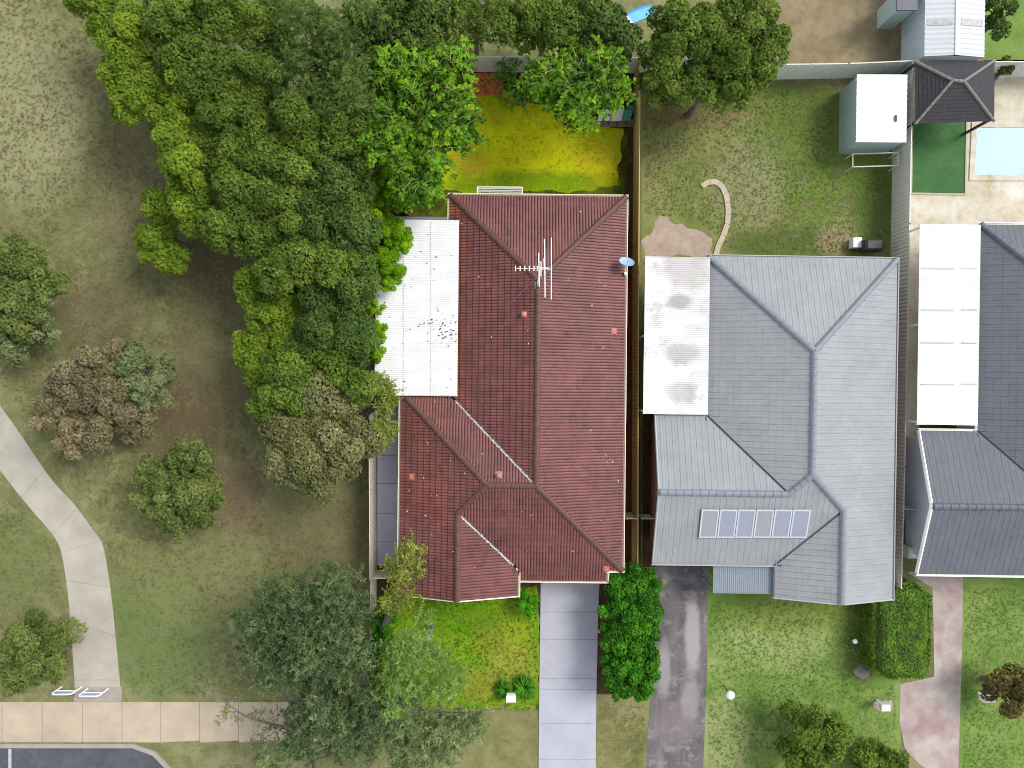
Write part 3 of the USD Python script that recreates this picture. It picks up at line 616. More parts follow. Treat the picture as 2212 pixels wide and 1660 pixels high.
# ---- the red-roofed house
ze = 2.5; D1 = -0.6
xL, xR, yT, yF, yG, yN = -3.24, 5.68, 9.53, -9.39, -10.72, -9.98
wl, gx, nx = -5.61, 0.41, 4.92
mx = (xL + xR)/2; hw = (xR - xL)/2; gm_ = (wl + gx)/2; gh = (gx - wl)/2
zr = ze + hw*TP; zg = ze + gh*TP
yr = yF + hw                     # wing ridge
yw = yr + hw                     # wing's rear eave
x4 = wl + hw                     # left end of the wing ridge
yj = yF + gh                     # gable ridge meets the front slope
zN = ze - (yF - yN)*TP
faces = [
    ([(xL, yT), (xR, yT), (mx, yT - hw)], (xR, yT), (-1, 0), (0, -1), ze),
    ([(xR, yT), (mx, yT - hw), (mx, yr), (xR, yF)], (xR, yF), (0, 1), (-1, 0), ze),
    ([(xL, yT), (mx, yT - hw), (mx, yr), (xL, yw)], (xL, yT), (0, -1), (1, 0), ze),
    ([(wl, yw), (xL, yw), (mx, yr), (x4, yr)], (xL, yw), (-1, 0), (0, -1), ze),
    ([(wl, yw), (x4, yr), (gm_, yj), (gm_, yG), (wl, yG)], (wl, yw), (0, -1), (1, 0), ze),
    ([(gx, yF), (gm_, yj), (gm_, yG), (gx, yG)], (gx, yG), (0, 1), (-1, 0), ze),
    ([(gx, yF), (gx, yN), (nx, yN), (nx, yF), (xR, yF), (mx, yr), (x4, yr), (gm_, yj)], (gx, yN), (1, 0), (0, 1), zN)]
ridges = [((xL, yT, ze), (mx, yT-hw, zr)), ((xR, yT, ze), (mx, yT-hw, zr)), ((mx, yr, zr), (mx, yT-hw, zr)), ((x4, yr, zr), (mx, yr, zr)),
          ((wl, yw, ze), (x4, yr, zr)), ((xR, yF, ze), (mx, yr, zr)), ((gm_, yj, zg), (x4, yr, zr)), ((gm_, yG, zg), (gm_, yj, zg))]
valleys = [((xL, yw, ze), (mx - .12, yr + .12, zr - .04)), ((gx, yF, ze), (gm_ + .1, yj - .1, zg - .03))]
valleys_up = valleys
eaves = [([(nx, yN, zN), (nx, yF, ze), (xR, yF, ze), (xR, yT, ze), (xL, yT, ze), (xL, yw, ze)], False), ([(xL, yw, ze), (wl, yw, ze), (wl, yG, ze)], False),
         ([(gx, yG, ze), (gx, yF - .1, ze)], False), ([(gx + .02, yN, zN), (nx, yN, zN)], False)]
barge = [((wl - .06, yG, ze - .02), (gm_, yG, zg)), ((gm_, yG, zg), (gx + .06, yG, ze - .02))]
walls1 = [[(xL+.5, yT-.5), (xR-.5, yT-.5), (xR-.5, yF+.5), (nx-.3, yN+.5), (gx+.1, yN+.5), (gx-.4, yG+.5), (wl+.5, yG+.5), (wl+.5, yw-.5), (xL+.5, yw-.5)]]
def stain1(c3, oa, ob, c, rng):
    if -3.24 < c3[0] < -2.3 and c3[1] > -1.9 and abs(ob) < 1.0 and oa < 10.0 and c3[2] < 2.9 and c3[0] + 3.24 > -(c3[1] + .47):     # rusty lichen along the eave above the patio roof
        k = np.clip(1.0 - (c3[0] + 3.04)/0.75, 0, 1) * rng.uniform(.3, 1)
        c = c*(1-k) + k*np.array([0.26, 0.075, 0.018])
    elif c3[0] < -3.1 and c3[1] < -.47 and c3[1] > -7:
        k = rng.uniform(0, .45); c = c*(1-k) + k*np.array([0.19, 0.055, 0.025])
    if rng.random() < .02: c = c * 0.82
    return c
red = (0.150, 0.053, 0.047)
h1, roof1, tiles1 = house('red_roof_house', 'house with a brown-red tiled hip roof in the middle of the picture', D1, faces, ze, ridges, valleys, eaves, barge, walls1,
                   (M['tile'], M['ridge'], M['deck'], M['gutter'], M['brick']), red, 21, single=300, stain=stain1)
# garage door and front windows under the eaves
MB().box((1.45, yN+.44, 0.02), (4.25, yN+.53, 2.05)).out('garage_door', M['cream'], h1)
fr = MB(); [fr.box(a, b) for a, b in (((-4.3, yG+.44, .85), (-4.22, yG+.52, 2.05)), ((-1.98, yG+.44, .85), (-1.9, yG+.52, 2.05)), ((-4.22, yG+.44, 1.97), (-1.98, yG+.52, 2.05)), ((-4.22, yG+.44, .85), (-1.98, yG+.52, .93)))]
wn = fr.out('window', M['white_rail'], h1)
MB().box((-4.22, yG+.475, .93), (-1.98, yG+.485, 1.97)).out('pane', M['glass'], wn)

def on_roof(poly_i, x, y, dz=0.0):
    _, O, t_, n_, z = faces[poly_i]
    return np.array([x, y, z + ((np.array([x, y]) - O) @ np.array(n_))*TP + dz])
def local_px(u, v, z, deg):
    """Pixel -> the house's own plan coordinates."""
    return rotz(-deg) @ P(u, v, z)[:2]
def slope_frame(i):
    n_ = np.array([*faces[i][3], TP]); n_ = n_/np.linalg.norm(n_); t_ = np.array([*faces[i][2], 0.0]); return t_, n_, np.cross(t_, n_)
def vent(i, u, v, z, cap=None, size=0.30, label=None):
    x, y = local_px(u, v, z, D1); c = on_roof(i, x, y, .045); t_, n_, up = slope_frame(i)
    if up[2] < 0: up = -up
    ex = size/2
    vv = [c + t_*a*ex + n_*b*ex*k_ + up*hh for hh, k_ in ((-.03, 1.0), (.035, 1.0), (.05, .9)) for a, b in ((-1, -1), (1, -1), (1, 1), (-1, 1))]
    q = [[r*4+i_, r*4+(i_+1) % 4, r*4+4+(i_+1) % 4, r*4+4+i_] for r in (0, 1) for i_ in range(4)] + [[8, 9, 10, 11]]
    base = MB().add(np.array(vv), q).out('roof_vent', M['terracotta'], roof1, label=label)
    if cap:
        m, r, hgt = cap
        cc = c + np.array([0, 0, .02])
        prof = [(0, r*.55), (hgt*.5, r*.55), (hgt*.5, r), (hgt*.72, r*1.0), (hgt*.9, r*.8), (hgt, r*.35)]
        th = np.arange(20)*2*PI/20
        gg = np.array([[cc + [rr*math.cos(a), rr*math.sin(a), z_] for a in np.r_[th, 0]] for z_, rr in prof])
        mb = MB(); mb.grid(gg); top = gg[-1][:-1]; mb.add(np.vstack([top, cc + [0, 0, hgt*1.02]]), [[k, (k+1) % 20, 20] for k in range(20)])
        mb.out('cowl', m, t_path := h1)
    else:
        cc = c + up*.05
        MB().box(cc - .05, cc + [.05, .05, .03]).out('cowl', M['terracotta_cap'], h1)
vent(2, 1132, 680, 3.8, cap=(M['terracotta_cap'], .13, .34), label='terracotta roof vent with a round orange cowl')
vent(3, 1078, 1026, 3.8, cap=(M['grey_metal'], .12, .32), size=.36, label='terracotta roof vent with a grey cowl')
vent(1, 1326, 715, 2.8, label='flat square terracotta tile vent on the right slope')
vent(4, 889, 1030, 2.8, label='flat square terracotta tile vent on the left wing')
vent(6, 1310, 1229, 2.6, label='pale terracotta patch at the front right corner')

# fallen petals on the roof, too small to count
rng = np.random.default_rng(4)
mb = MB()
for k in range(130):
    i = int(rng.choice([0, 1, 2, 3, 4, 5, 6], p=[.08, .28, .2, .08, .16, .08, .12]))
    pl = Polygon(faces[i][0]); a0, b0, a1, b1 = pl.bounds
    x, y = rng.uniform(a0, a1), rng.uniform(b0, b1)
    if not pl.buffer(-.15).contains(Point(x, y)): continue
    c = on_roof(i, x, y, .062); c[:2] = rotz(D1) @ c[:2]; s_ = rng.uniform(.02, .045); a = rng.uniform(0, 2*PI); l = rng.uniform(1, 2.2)
    d1, d2 = np.array([math.cos(a), math.sin(a), .1])*s_*l, np.array([-math.sin(a), math.cos(a), .1])*s_*.8
    mb.add([c-d1, c+d2+[0, 0, .012], c+d1+[0, 0, .008], c-d2], [[0, 1, 2], [0, 2, 3]])
mb.out('fallen_petals', M['petal'], label='tiny pale petals and leaf bits scattered over the red tiled roof', category='leaf litter', kind='stuff')

# ---- the grey-roofed house next door
D2 = -0.86
xL, xR, yT, yF, yG = 9.84, 19.40, 6.60, -8.95, -10.60
wl2, gl = 7.30, 13.43
mx, hw = (xL+xR)/2, (xR-xL)/2; zr = ze + hw*TP
gm2, gh = (gl+xR)/2, (xR-gl)/2; zg = ze + gh*TP
yr = yF + hw; ww = 3.77; yw = yF + 2*ww; yq = yF + ww; zq = ze + ww*TP; xq = xL + ww
yj = yF + gh
faces2 = [
    ([(xL, yT), (xR, yT), (mx, yT-hw)], (xR, yT), (-1, 0), (0, -1), ze),
    ([(xL, yT), (mx, yT-hw), (mx, yr), (xq, yq), (xL, yw)], (xL, yT), (0, -1), (1, 0), ze),
    ([(wl2, yw), (xL, yw), (xq, yq), (wl2, yq)], (xL, yw), (-1, 0), (0, -1), ze),
    ([(wl2, yF), (wl2, yq), (xq, yq), (mx, yr), (gm2, yj), (gl, yF)], (wl2, yF), (1, 0), (0, 1), ze),
    ([(xR, yT), (mx, yT-hw), (mx, yr), (gm2, yj), (gm2, yG), (xR, yG)], (xR, yG), (0, 1), (-1, 0), ze),
    ([(gl, yG), (gl, yF), (gm2, yj), (gm2, yG)], (gl, yF), (0, -1), (1, 0), ze)]
ridges2 = [((xL, yT, ze), (mx, yT-hw, zr)), ((xR, yT, ze), (mx, yT-hw, zr)), ((mx, yr, zr), (mx, yT-hw, zr)), ((wl2, yq, zq), (xq, yq, zq)),
           ((xq, yq, zq), (mx, yr, zr)), ((gm2, yj, zg), (mx, yr, zr)), ((gm2, yG, zg), (gm2, yj, zg))]
valleys2 = [((xL, yw, ze), (xq, yq, zq)), ((gl, yF, ze), (gm2, yj, zg))]
eaves2 = [([(xR, yG, ze), (xR, yT, ze), (xL, yT, ze), (xL, yw, ze)], False), ([(xL, yw, ze), (wl2, yw, ze)], False), ([(wl2, yF, ze), (gl, yF, ze)], False), ([(gl, yF, ze), (gl, yG, ze)][::-1], False)]
barge2 = [((gl - .05, yG, ze-.02), (gm2, yG, zg)), ((gm2, yG, zg), (xR + .05, yG, ze-.02)), ((wl2, yw, ze-.02), (wl2, yq, zq)), ((wl2, yq, zq), (wl2, yF, ze-.02))]
walls2 = [[(xL+.5, yT-.5), (xR-.5, yT-.5), (xR-.5, yG+.5), (gl+.4, yG+.5), (gl+.3, yF+.6), (wl2+.3, yF+.6), (wl2+.3, yw-.4), (xL+.5, yw-.4)]]
grey = (0.243, 0.252, 0.258)
M['gutter_grey'] = mat('grey_gutter', (0.36, 0.37, 0.38), rough=0.5, var=0.06)
h2, roof2, _ = house('grey_roof_house', 'house with a light grey hip roof and solar panels, right of the red-roofed house', D2, faces2, ze, ridges2, valleys2, eaves2, barge2, walls2,
               (M['tile_grey'], M['ridge_grey'], M['deck_grey'], M['gutter_grey'], M['brick']), grey, 31, fine=False, valley_strips=False)
MB().box((8.0, yF+.52, 0.02), (10.8, yF+.62, 2.1)).out('garage_door', M['white_rail'], h2)

# ---- the dark-roofed house at the right edge
D3 = -0.86
xL, xR, yT, yF = 23.6, 33.0, 8.44, -9.30
wl3 = 20.70; mx, hw = (xL+xR)/2, (xR-xL)/2; zr = ze + hw*TP; ww = 3.63; yw = yF + 2*ww; yq = yF+ww; zq = ze + ww*TP; xq = xL + ww; yr = yF + hw
faces3 = [
    ([(xL, yT), (xR, yT), (mx, yT-hw)], (xR, yT), (-1, 0), (0, -1), ze),
    ([(xL, yT), (mx, yT-hw), (mx, yr), (xq, yq), (xL, yw)], (xL, yT), (0, -1), (1, 0), ze),
    ([(wl3, yw), (xL, yw), (xq, yq), (wl3, yq)], (xL, yw), (-1, 0), (0, -1), ze),
    ([(wl3, yF), (wl3, yq), (xq, yq), (mx, yr), (xR, yF)], (wl3, yF), (1, 0), (0, 1), ze),
    ([(xR, yT), (mx, yT-hw), (mx, yr), (xR, yF)], (xR, yF), (0, 1), (-1, 0), ze)]
# shear the gable end's verge: its ridge stands back from its eaves
ridges3 = [((xL, yT, ze), (mx, yT-hw, zr)), ((xR, yT, ze), (mx, yT-hw, zr)), ((mx, yr, zr), (mx, yT-hw, zr)), ((wl3, yq, zq), (xq, yq, zq)), ((xq, yq, zq), (mx, yr, zr)), ((xR, yF, ze), (mx, yr, zr))]
valleys3 = [((xL, yw, ze), (xq, yq, zq))]
eaves3 = [([(xR, yF, ze), (xR, yT, ze), (xL, yT, ze), (xL, yw, ze)], False), ([(xL, yw, ze), (wl3, yw, ze)], False), ([(wl3, yF, ze), (xR, yF, ze)], False)]
barge3 = [((wl3, yw, ze-.02), (wl3, yq, zq)), ((wl3, yq, zq), (wl3, yF, ze-.02))]
walls3 = [[(xL+.5, yT-.5), (xR-.5, yT-.5), (xR-.5, yF+.6), (wl3+.72, yF+.6), (wl3+.72, yw-.5), (xL+.5, yw-.5)]]
dark = (0.100, 0.107, 0.122)
h3, roof3, _ = house('dark_roof_house', 'house with a dark slate-grey roof at the right edge of the picture', D3, faces3, ze, ridges3, valleys3, eaves3, barge3, walls3,
               (M['tile_grey'], M['ridge_dark'], M['deck_grey'], M['white_rail'], M['white_wall']), dark, 41, fine=False, valley_strips=False)

# ================================================================ PATIO ROOFS, SHEDS, ROOF GEAR
def corrugated(name, label, cat, px, z, deg, m, along='x', pitch=0.105, amp=0.016, cover=0.84, tilt=0.0, posts=True, fascia=None, z_low=0.0):
    """A sheet-metal roof on posts: each sheet a part. px = (u0, v0, u1, v1) of its corners at height z."""
    Rm = rotz(-deg)
    a, b = Rm @ P(px[0], px[1], z)[:2], Rm @ P(px[2], px[3], z)[:2]
    x0, x1 = sorted((a[0], b[0])); y0, y1 = sorted((a[1], b[1]))
    t = thing(name, label, cat, rz=deg)
    A0, A1, B0, B1 = (y0, y1, x0, x1) if along == 'x' else (x0, x1, y0, y1)
    n = max(1, round((A1 - A0)/cover)); st = (A1 - A0)/n
    for i in range(n):
        s_ = np.linspace(A0 + st*i - (.03 if i else 0), A0 + st*(i+1), max(9, int(st/pitch)*6 + 1))
        zz = z + amp*np.sin(2*PI*s_/pitch) + (0.004 if i % 2 else 0.0)
        ends = [B0, (B0+B1)/2, B1]
        def row(o): return np.array([[(e, s, q + o + tilt*(e - B0)) if along == 'x' else (s, e, q + o + tilt*(e-B0)) for e in ends] for s, q in zip(s_, zz)])
        mb = MB(); mb.grid(row(0)); mb.grid(row(-.004)[::-1]); mb.out('roof_sheet', m, t, smooth=False)
    zb = z - .16
    fm = fascia or m
    mb = MB(); 
    for p, q in (((x0-.01, y0-.035), (x1+.01, y0-.005)), ((x0-.01, y1+.005), (x1+.01, y1+.035))): mb.box((*p, zb), (*q, z + amp - .006))
    mb.out('beam', fm, t)
    if posts:
        for x in (x0 + .1, x1 - .1):
            for y in np.linspace(y0 + .1, y1 - .1, 3):
                MB().box((x-.04, y-.04, z_low), (x+.04, y+.04, zb)).out('post', fm, t)
    return t, (x0, y0, x1, y1)

t, (px0, py0, px1, py1) = corrugated('patio_roof', 'white corrugated patio roof against the left side of the red-roofed house', 'patio roof', (813, 476, 988, 855), 2.78, D1, M['white'], tilt=0.018)
MB().box((px0 + .05, py1 + .04, 2.35), (-3.3, py1 + .26, 2.5)).out('fascia', M['plum'], t)
rng = np.random.default_rng(6)
mb = MB()
for u in (872, 931):
    for v in np.arange(482, 852, 5.2):
        c = P(u + rng.normal(0, .3), v, 2.8); c = np.array([*(rotz(-D1) @ c[:2]), 2.815 + .018*0 + 0.018*(u-813)/44]); mb.box(c - [.012, .018, .02], c + [.012, .018, .012])
mb.out('roof_screws', M['grey_metal'], t, kind='stuff')
mb = MB()
for k in range(95):
    if k < 62: u, v = np.clip(rng.normal(955, 28), 870, 985), np.clip(rng.normal(712, 16), 640, 760)
    else: u, v = rng.uniform(830, 985), rng.uniform(490, 845)
    c = P(u, v, 2.82); c[2] = 2.825 + .018*(u - 813)/44; s_ = rng.uniform(.015, .05); a = rng.normal(0, .5)
    d1, d2 = np.array([math.cos(a), math.sin(a), 0])*s_*rng.uniform(1, 1.8), np.array([-math.sin(a), math.cos(a), 0])*s_*.7
    mb.add([c-d1, c+d2+[0, 0, .01], c+d1, c-d2], [[0, 1, 2], [0, 2, 3]])
mb.out('dark_leaf_bits', M['litter'], label='dark dead leaf bits lying on the white corrugated patio roof', category='leaf litter', kind='stuff')

t, bx = corrugated('patio_roof', 'white patio roof with grey stains left of the grey-roofed house', 'patio roof', (1394, 556, 1529, 895), 2.72, D2, M['grimy'])
t, bx = corrugated('patio_roof', 'long white patio roof with thin seams beside the dark-roofed house', 'patio roof', (1987, 486, 2112, 918), 2.74, D3, M['white'])
for v0 in (580, 670, 741, 830):
    for u0, u1 in ((1990, 2060), (2078, 2110)):
        a, b = rotz(-D3) @ P(u0, v0, 2.76)[:2], rotz(-D3) @ P(u1, v0 - 2, 2.76)[:2]
        MB().box((a[0], a[1]-.035, 2.74), (b[0], a[1]+.035, 2.775)).out('seam', M['gutter_grey'], t)
corrugated('porch_awning', 'grey corrugated porch awning at the front of the grey-roofed house', 'awning', (1541, 1222, 1672, 1282), 2.25, D2, M['awning_grey'], along='y')

# rear awning frame of the red-roofed house
t = thing('awning_frame', 'small white slatted awning frame at the rear wall of the red-roofed house', 'awning frame')
zA = 2.35; A = [P(1031, 420, zA), P(1031, 404, zA), P(1128, 405, zA), P(1128, 421, zA)]
for a, b in zip(A[:-1], A[1:]): MB().bar(a, b, .028, 4).out('rail', M['white_rail'], t)
for k in range(4):
    v = 407.6 + k*3.6; MB().bar(P(1032, v, zA), P(1127, v + .9, zA), .016, 4).out('slat', M['white_rail'], t)
for a in (A[1], A[2]): MB().bar(a, a + [0, -.5, -.7], .02, 4).out('brace', M['white_rail'], t)

# solar panels (six alike, lying on the front slope)
_, O, t_, n_, z_ = faces2[3]
nv = np.array([0, 1.0, TP]); nv /= np.linalg.norm(nv); up = np.array([0, -TP, 1.0]); up /= np.linalg.norm(up)
first = None
Lp = {'u': [1529, 1568, 1607, 1646, 1685, 1724]}
names = ['leftmost mauve solar panel in the row of six', 'blue solar panel, second from the left in the row', 'blue solar panel, third from the left in the row', 'mauve solar panel, fourth from the left in the row', 'blue solar panel, fifth from the left in the row', 'blue solar panel at the right end of the row of six']
for k, u in enumerate(Lp['u']):
    xy = rotz(-D2) @ P(u, 1130, 3.1)[:2]
    y = xy[1]; z = ze + (y - O[1])*TP + .10
    w_, l_ = .86, 1.56
    loc = np.array([*(rotz(D2) @ xy), z])
    t = thing('solar_panel', names[k] + ' on the grey roof', 'solar panel', 'solar panels on the grey roof', loc=loc, rz=D2)
    def rect(a, b, h0, h1):
        e = np.array([1.0, 0, 0])
        vv = [e*x + nv*yy + up*h for h in (h0, h1) for x, yy in ((a[0], a[1]), (b[0], a[1]), (b[0], b[1]), (a[0], b[1]))]
        return MB().add(np.array(vv), [[3, 2, 1, 0], [4, 5, 6, 7], [0, 1, 5, 4], [1, 2, 6, 5], [2, 3, 7, 6], [3, 0, 4, 7]])
    fr = MB()
    for a, b in (((-w_/2, -l_/2), (-w_/2+.07, l_/2)), ((w_/2-.07, -l_/2), (w_/2, l_/2)), ((-w_/2+.07, -l_/2), (w_/2-.07, -l_/2+.07)), ((-w_/2+.07, l_/2-.07), (w_/2-.07, l_/2))):
        r_ = rect(a, b, -.03, .02); fr.add(r_.v[0], r_.q[0])
    fr.out('frame', M['pv_frame'], t)
    rect((-w_/2+.07, -l_/2+.07), (w_/2-.07, l_/2-.07), -.025, .012).out('cells', M['pv_b'] if k in (0, 3) else M['pv_a'], t)

# antenna on the ridge
t = thing('tv_antenna', 'tall white multi-rod television antenna on a guyed mast on the red roof', 'antenna')
b0 = P(1161, 617, 3.99); zt = 8.4; top = P(1167, 581, zt)
MB().box(b0 + [-.13, -.16, -.02], b0 + [.13, .16, .05], .01).out('base_plate', M['dish'], t)
MB().bar(b0, top + [0, 0, .15], .028, 8).out('mast', M['alu'], t)
zb = zt
MB().bar(P(1112, 580, zb), P(1193, 581, zb), .014, 6).out('boom', M['alu'], t)
els = [(1113.5, 575, 586), (1123.5, 575, 586), (1133.5, 575, 586), (1143.5, 575, 586), (1153.5, 575, 586), (1161, 575, 586), (1168.5, 565, 597), (1175, 559, 603), (1163.5, 547, 620), (1176, 517, 643), (1191, 514, 647)]
for u, v0, v1 in els:
    big = v1 - v0 > 40
    MB().bar(P(u, v0, zb+.03), P(u + (1.5 if big and u < 1180 else 0), v1, zb+.03), .023 if big else .021, 6).out('rod', M['alu'], t)
for dv in (-2.2, 2.2): MB().tube([P(1168, 580+dv, zb+.05), P(1181, 580+dv*.6, zb+.05), P(1187, 580+dv*1.6, zb+.05)], .012, 5).out('feed_line', M['alu'], t)
hk = b0 + (top - b0)*.62
for (u, v, z) in ((1090, 667, 3.45), (1228, 667, 3.42)):
    MB().bar(P(u, v, z + .06), hk, .006, 4).out('guy_wire', M['terracotta_cap'], t)
tt = [P(1228, 667, 3.49), P(1250, 668, 3.31), P(1292, 672, 2.98)]
MB().tube(tt, .008, 4).out('cable', M['petal'], t)
# satellite dish
t = thing('satellite_dish', 'pale blue oval satellite dish at the right eave of the red roof', 'satellite dish')
c = P(1353, 569, 3.25); nrm = np.array([0.12, 0.62, 0.80]); nrm /= np.linalg.norm(nrm)
e1 = np.cross([0, 0, 1.0], nrm); e1 /= np.linalg.norm(e1); e1 = -e1 if e1[0] < 0 else e1; e2 = np.cross(nrm, e1)
def dish(o):
    th = np.arange(29)*2*PI/28
    return np.array([[c + e1*.385*r*math.cos(a) + e2*.315*r*math.sin(a) + nrm*(.11*r*r + o) for a in th] for r in (0.001, .3, .6, .85, 1.0)])
mb = MB(); mb.grid(dish(0)); mb.grid(dish(-.012)[:, ::-1]); mb.out('reflector', M['dish'], t, smooth=True)
MB().tube([c - nrm*.02, c + [-.02, -.35, -.25], P(1351.5, 597, 2.62)], .022, 6).out('arm', M['white_rail'], t)
MB().bar(c - e2*.30, c + nrm*.42 - e2*.22, .012, 5).out('feed_arm', M['grey_metal'], t)
MB().box(P(1351, 592, 2.6) - .07, P(1351, 592, 2.6) + [.07, .07, .14]).out('bracket', M['white_rail'], t)

# garden shed with the white roof
def shed(name, label, px, z, zr_, mw, mr, deg, ridge='none', rail=False):
    t = thing(name, label, 'shed', rz=deg); Rm = rotz(-deg)
    a, b = Rm @ P(px[0], px[1], z)[:2], Rm @ P(px[2], px[3], z)[:2]
    x0, x1 = sorted((a[0], b[0])); y0, y1 = sorted((a[1], b[1]))
    o = .06
    X0, X1, Y0, Y1 = x0+o, x1-o, y0+o, y1-o
    def rib(p, q):
        p, q = np.array(p), np.array(q); L_ = np.linalg.norm(q-p); d = (q-p)/L_; nn = np.array([d[1], -d[0]])
        s_ = np.linspace(0, L_, int(L_/.05)+1); off = np.tile([0, 0, .018, .018], len(s_))[:len(s_)]
        f = np.array([p + d*s + nn*k for s, k in zip(s_, off)])
        mb = MB(); mb.grid(np.array([np.c_[f, np.zeros(len(f))], np.c_[f, np.full(len(f), z-.03)]])); mb.grid(np.array([np.c_[f - nn*.03, np.zeros(len(f))], np.c_[f - nn*.03, np.full(len(f), z-.03)]]))
        mb.out('wall', mw, t)
    for p, q in (((X0, Y0), (X1, Y0)), ((X1, Y0), (X1, Y1)), ((X1, Y1), (X0, Y1)), ((X0, Y1), (X0, Y0))): rib(p, q)
    xm = (x0+x1)/2
    n = max(3, int((y1-y0)/.76)); ys = np.linspace(y0, y1, n+1)
    for i in range(n):
        s_ = np.linspace(ys[i], ys[i+1] - .004, 13); hh = np.tile([0, 0, .02, .02], 4)[:13]
        for xa, za, xb, zb in (((x0, z, xm, zr_), (xm, zr_, x1, z)) if ridge == 'y' else ((x0, z, x1, zr_),)):
            mb = MB(); mb.grid(np.array([[(xa, s, za+h), (xb, s, zb+h)] for s, h in zip(s_, hh)])); mb.grid(np.array([[(xa, s, za+h-.012), (xb, s, zb+h-.012)] for s, h in zip(s_, hh)]))
            mb.out('roof_sheet', mr, t)
    return t, (x0, y0, x1, y1), Rm
t, _, Rm = shed('garden_shed', 'garden shed with a bright white roof and grey-green ribbed walls', (1851, 161, 1956, 309), 2.05, 2.12, M['shed_teal'], M['white'], -.9)
c = Rm @ P(1934, 257, 2.1)[:2]; MB().box((c[0]-.05, c[1]-.16, 2.13), (c[0]+.05, c[1]+.16, 2.19)).out('roof_vent', M['dark'], t)
t, (x0, y0, x1, y1), Rm = shed('garage', 'pale grey gabled garage with two dark skylight bands at the top right', (2001, -170, 2126, 124), 2.3, 2.5, M['shed_blue'], M['garage_roof'], -.9, ridge='y')
xm = (x0+x1)/2
MB().box((xm-.09, y0, 2.495), (xm+.09, y1, 2.55)).out('ridge_capping', M['white'], t)
yk = (Rm @ P(2060, 47, 2.5)[:2])[1]
for xa, xb in ((x0+.12, xm-.22), (xm+.22, x1-.12)):
    za = 2.3 + .2*(1 - abs(xa-xm)/(xm-x0)); zb = 2.3 + .2*(1 - abs(xb-xm)/(xm-x0))
    MB().add(np.array([(xa, yk-.15, za+.026), (xb, yk-.15, zb+.026), (xb, yk+.15, zb+.026), (xa, yk+.15, za+.026), (xa, yk-.15, za), (xb, yk-.15, zb), (xb, yk+.15, zb), (xa, yk+.15, za)]),
             [[0, 1, 2, 3], [4, 5, 1, 0], [6, 7, 3, 2], [5, 6, 2, 1], [7, 4, 0, 3]]).out('skylight', M['skylight'], t)
t = thing('dark_shed', 'corner of a small dark roof left of the pale grey garage', 'shed')
c0, c1 = P(1938, -30, 2.2), P(1982, 22, 2.2)
MB().box((c0[0], c1[1], 2.1), (c1[0], c0[1], 2.2)).out('roof', M['ridge_dark'], t); MB().box((c0[0]+.1, c1[1]+.1, 0), (c1[0]-.1, c0[1]-.1, 2.1)).out('wall', M['shed_teal'], t)

# rail frame below the shed
t = thing('rail_frame', 'pale metal rail frame standing just below the garden shed', 'frame')
q = [P(1842, 333, 1.0), P(1842, 361, 1.0), P(1940, 358, 1.0), P(1940, 330, 1.0)]
for a, b in zip(q, q[1:] + q[:1]): MB().bar(a, b, .03, 6).out('rail', M['cream_pale'], t)
for a in q: MB().bar(a, [a[0], a[1], 0], .025, 6).out('leg', M['cream_pale'], t)

# gazebo
t = thing('gazebo', 'gazebo with a black shingled hip roof beside the garage', 'gazebo')
E = [P(1976, 133, 2.2), P(2148, 131, 2.2), P(2147, 262, 2.2), P(1977, 268, 2.2)]
A1, A2 = P(2058, 174, 3.05), P(2082, 176, 3.05)
fs = [[E[1], E[0], A1, A2], [E[2], E[1], A2], [E[3], E[2], A2, A1], [E[0], E[3], A1]]
rng = np.random.default_rng(77)
for f_ in fs:
    f_ = np.array(f_); d = f_[1]-f_[0]; L_ = np.linalg.norm(d); d /= L_
    # shingle courses
    up_ = f_[2] - f_[1]; up_ = up_ - d*(up_ @ d); hL = np.linalg.norm(up_); up_ /= hL; nn = np.cross(d, up_); nn *= np.sign(nn[2])
    k = int(hL/.17); mb = MB()
    for i in range(k):
        a, b = i*hL/k, (i+1)*hL/k
        def edge(h): 
            l0 = f_[0] + (f_[-1]-f_[0])*h/hL; l1 = f_[1] + (f_[2]-f_[1])*h/hL; return l0, l1
        l0, l1 = edge(a); m0, m1 = edge(b); o = nn*.018
        mb.add([l0+o, l1+o, m1+nn*.004, m0+nn*.004, l0, l1], [[0, 1, 2, 3], [4, 5, 1, 0]])
    mb.out('roof_slope', M['gazebo'], t)
for a, b in ((E[0], A1), (E[1], A2), (E[2], A2), (E[3], A1), (A1, A2)): caps(a + [0, 0, .01], b + [0, 0, .01], M['gazebo_ridge'], t, rng, r=.07, L=.35, hgt=.05)
for a in E: 
    c = a*.94 + (A1+A2)/2*.06; MB().box((c[0]-.06, c[1]-.06, 0), (c[0]+.06, c[1]+.06, 2.16)).out('post', M['dark'], t)

# artificial turf, pool
q = PX([(1972, 262), (2086, 262), (2083, 419), (1969, 417)])
sheet('artificial_turf', q, 0.012, M['turf'], label='green artificial turf rectangle between the gazebo and the patio roof', category='turf', **S)
edge = Polygon(q).buffer(.09, join_style=2).difference(Polygon(q))
MB().prism(edge, 0, .05).out('turf_edging', M['tan_edge'], label='tan timber edging round the green artificial turf', category='garden edging')
t = thing('swimming_pool', 'pale blue swimming pool at the right edge', 'swimming pool')
q = Polygon(PX([(2109, 276), (2420, 276), (2420, 380), (2104, 380)]))
MB().prism(q.buffer(.28, join_style=2).difference(q), 0, .06).out('coping', M['paving_cream'], t)
MB().prism(q, .006, .008).out('floor', M['pool_tile'], t)
v, f = trimesh.creation.triangulate_polygon(q, engine='earcut'); mesh('water', np.c_[v, np.full(len(v), .035)], f if np.cross(v[f[0][1]]-v[f[0][0]], v[f[0][2]]-v[f[0][0]]) > 0 else f[:, ::-1], M['water'], t)

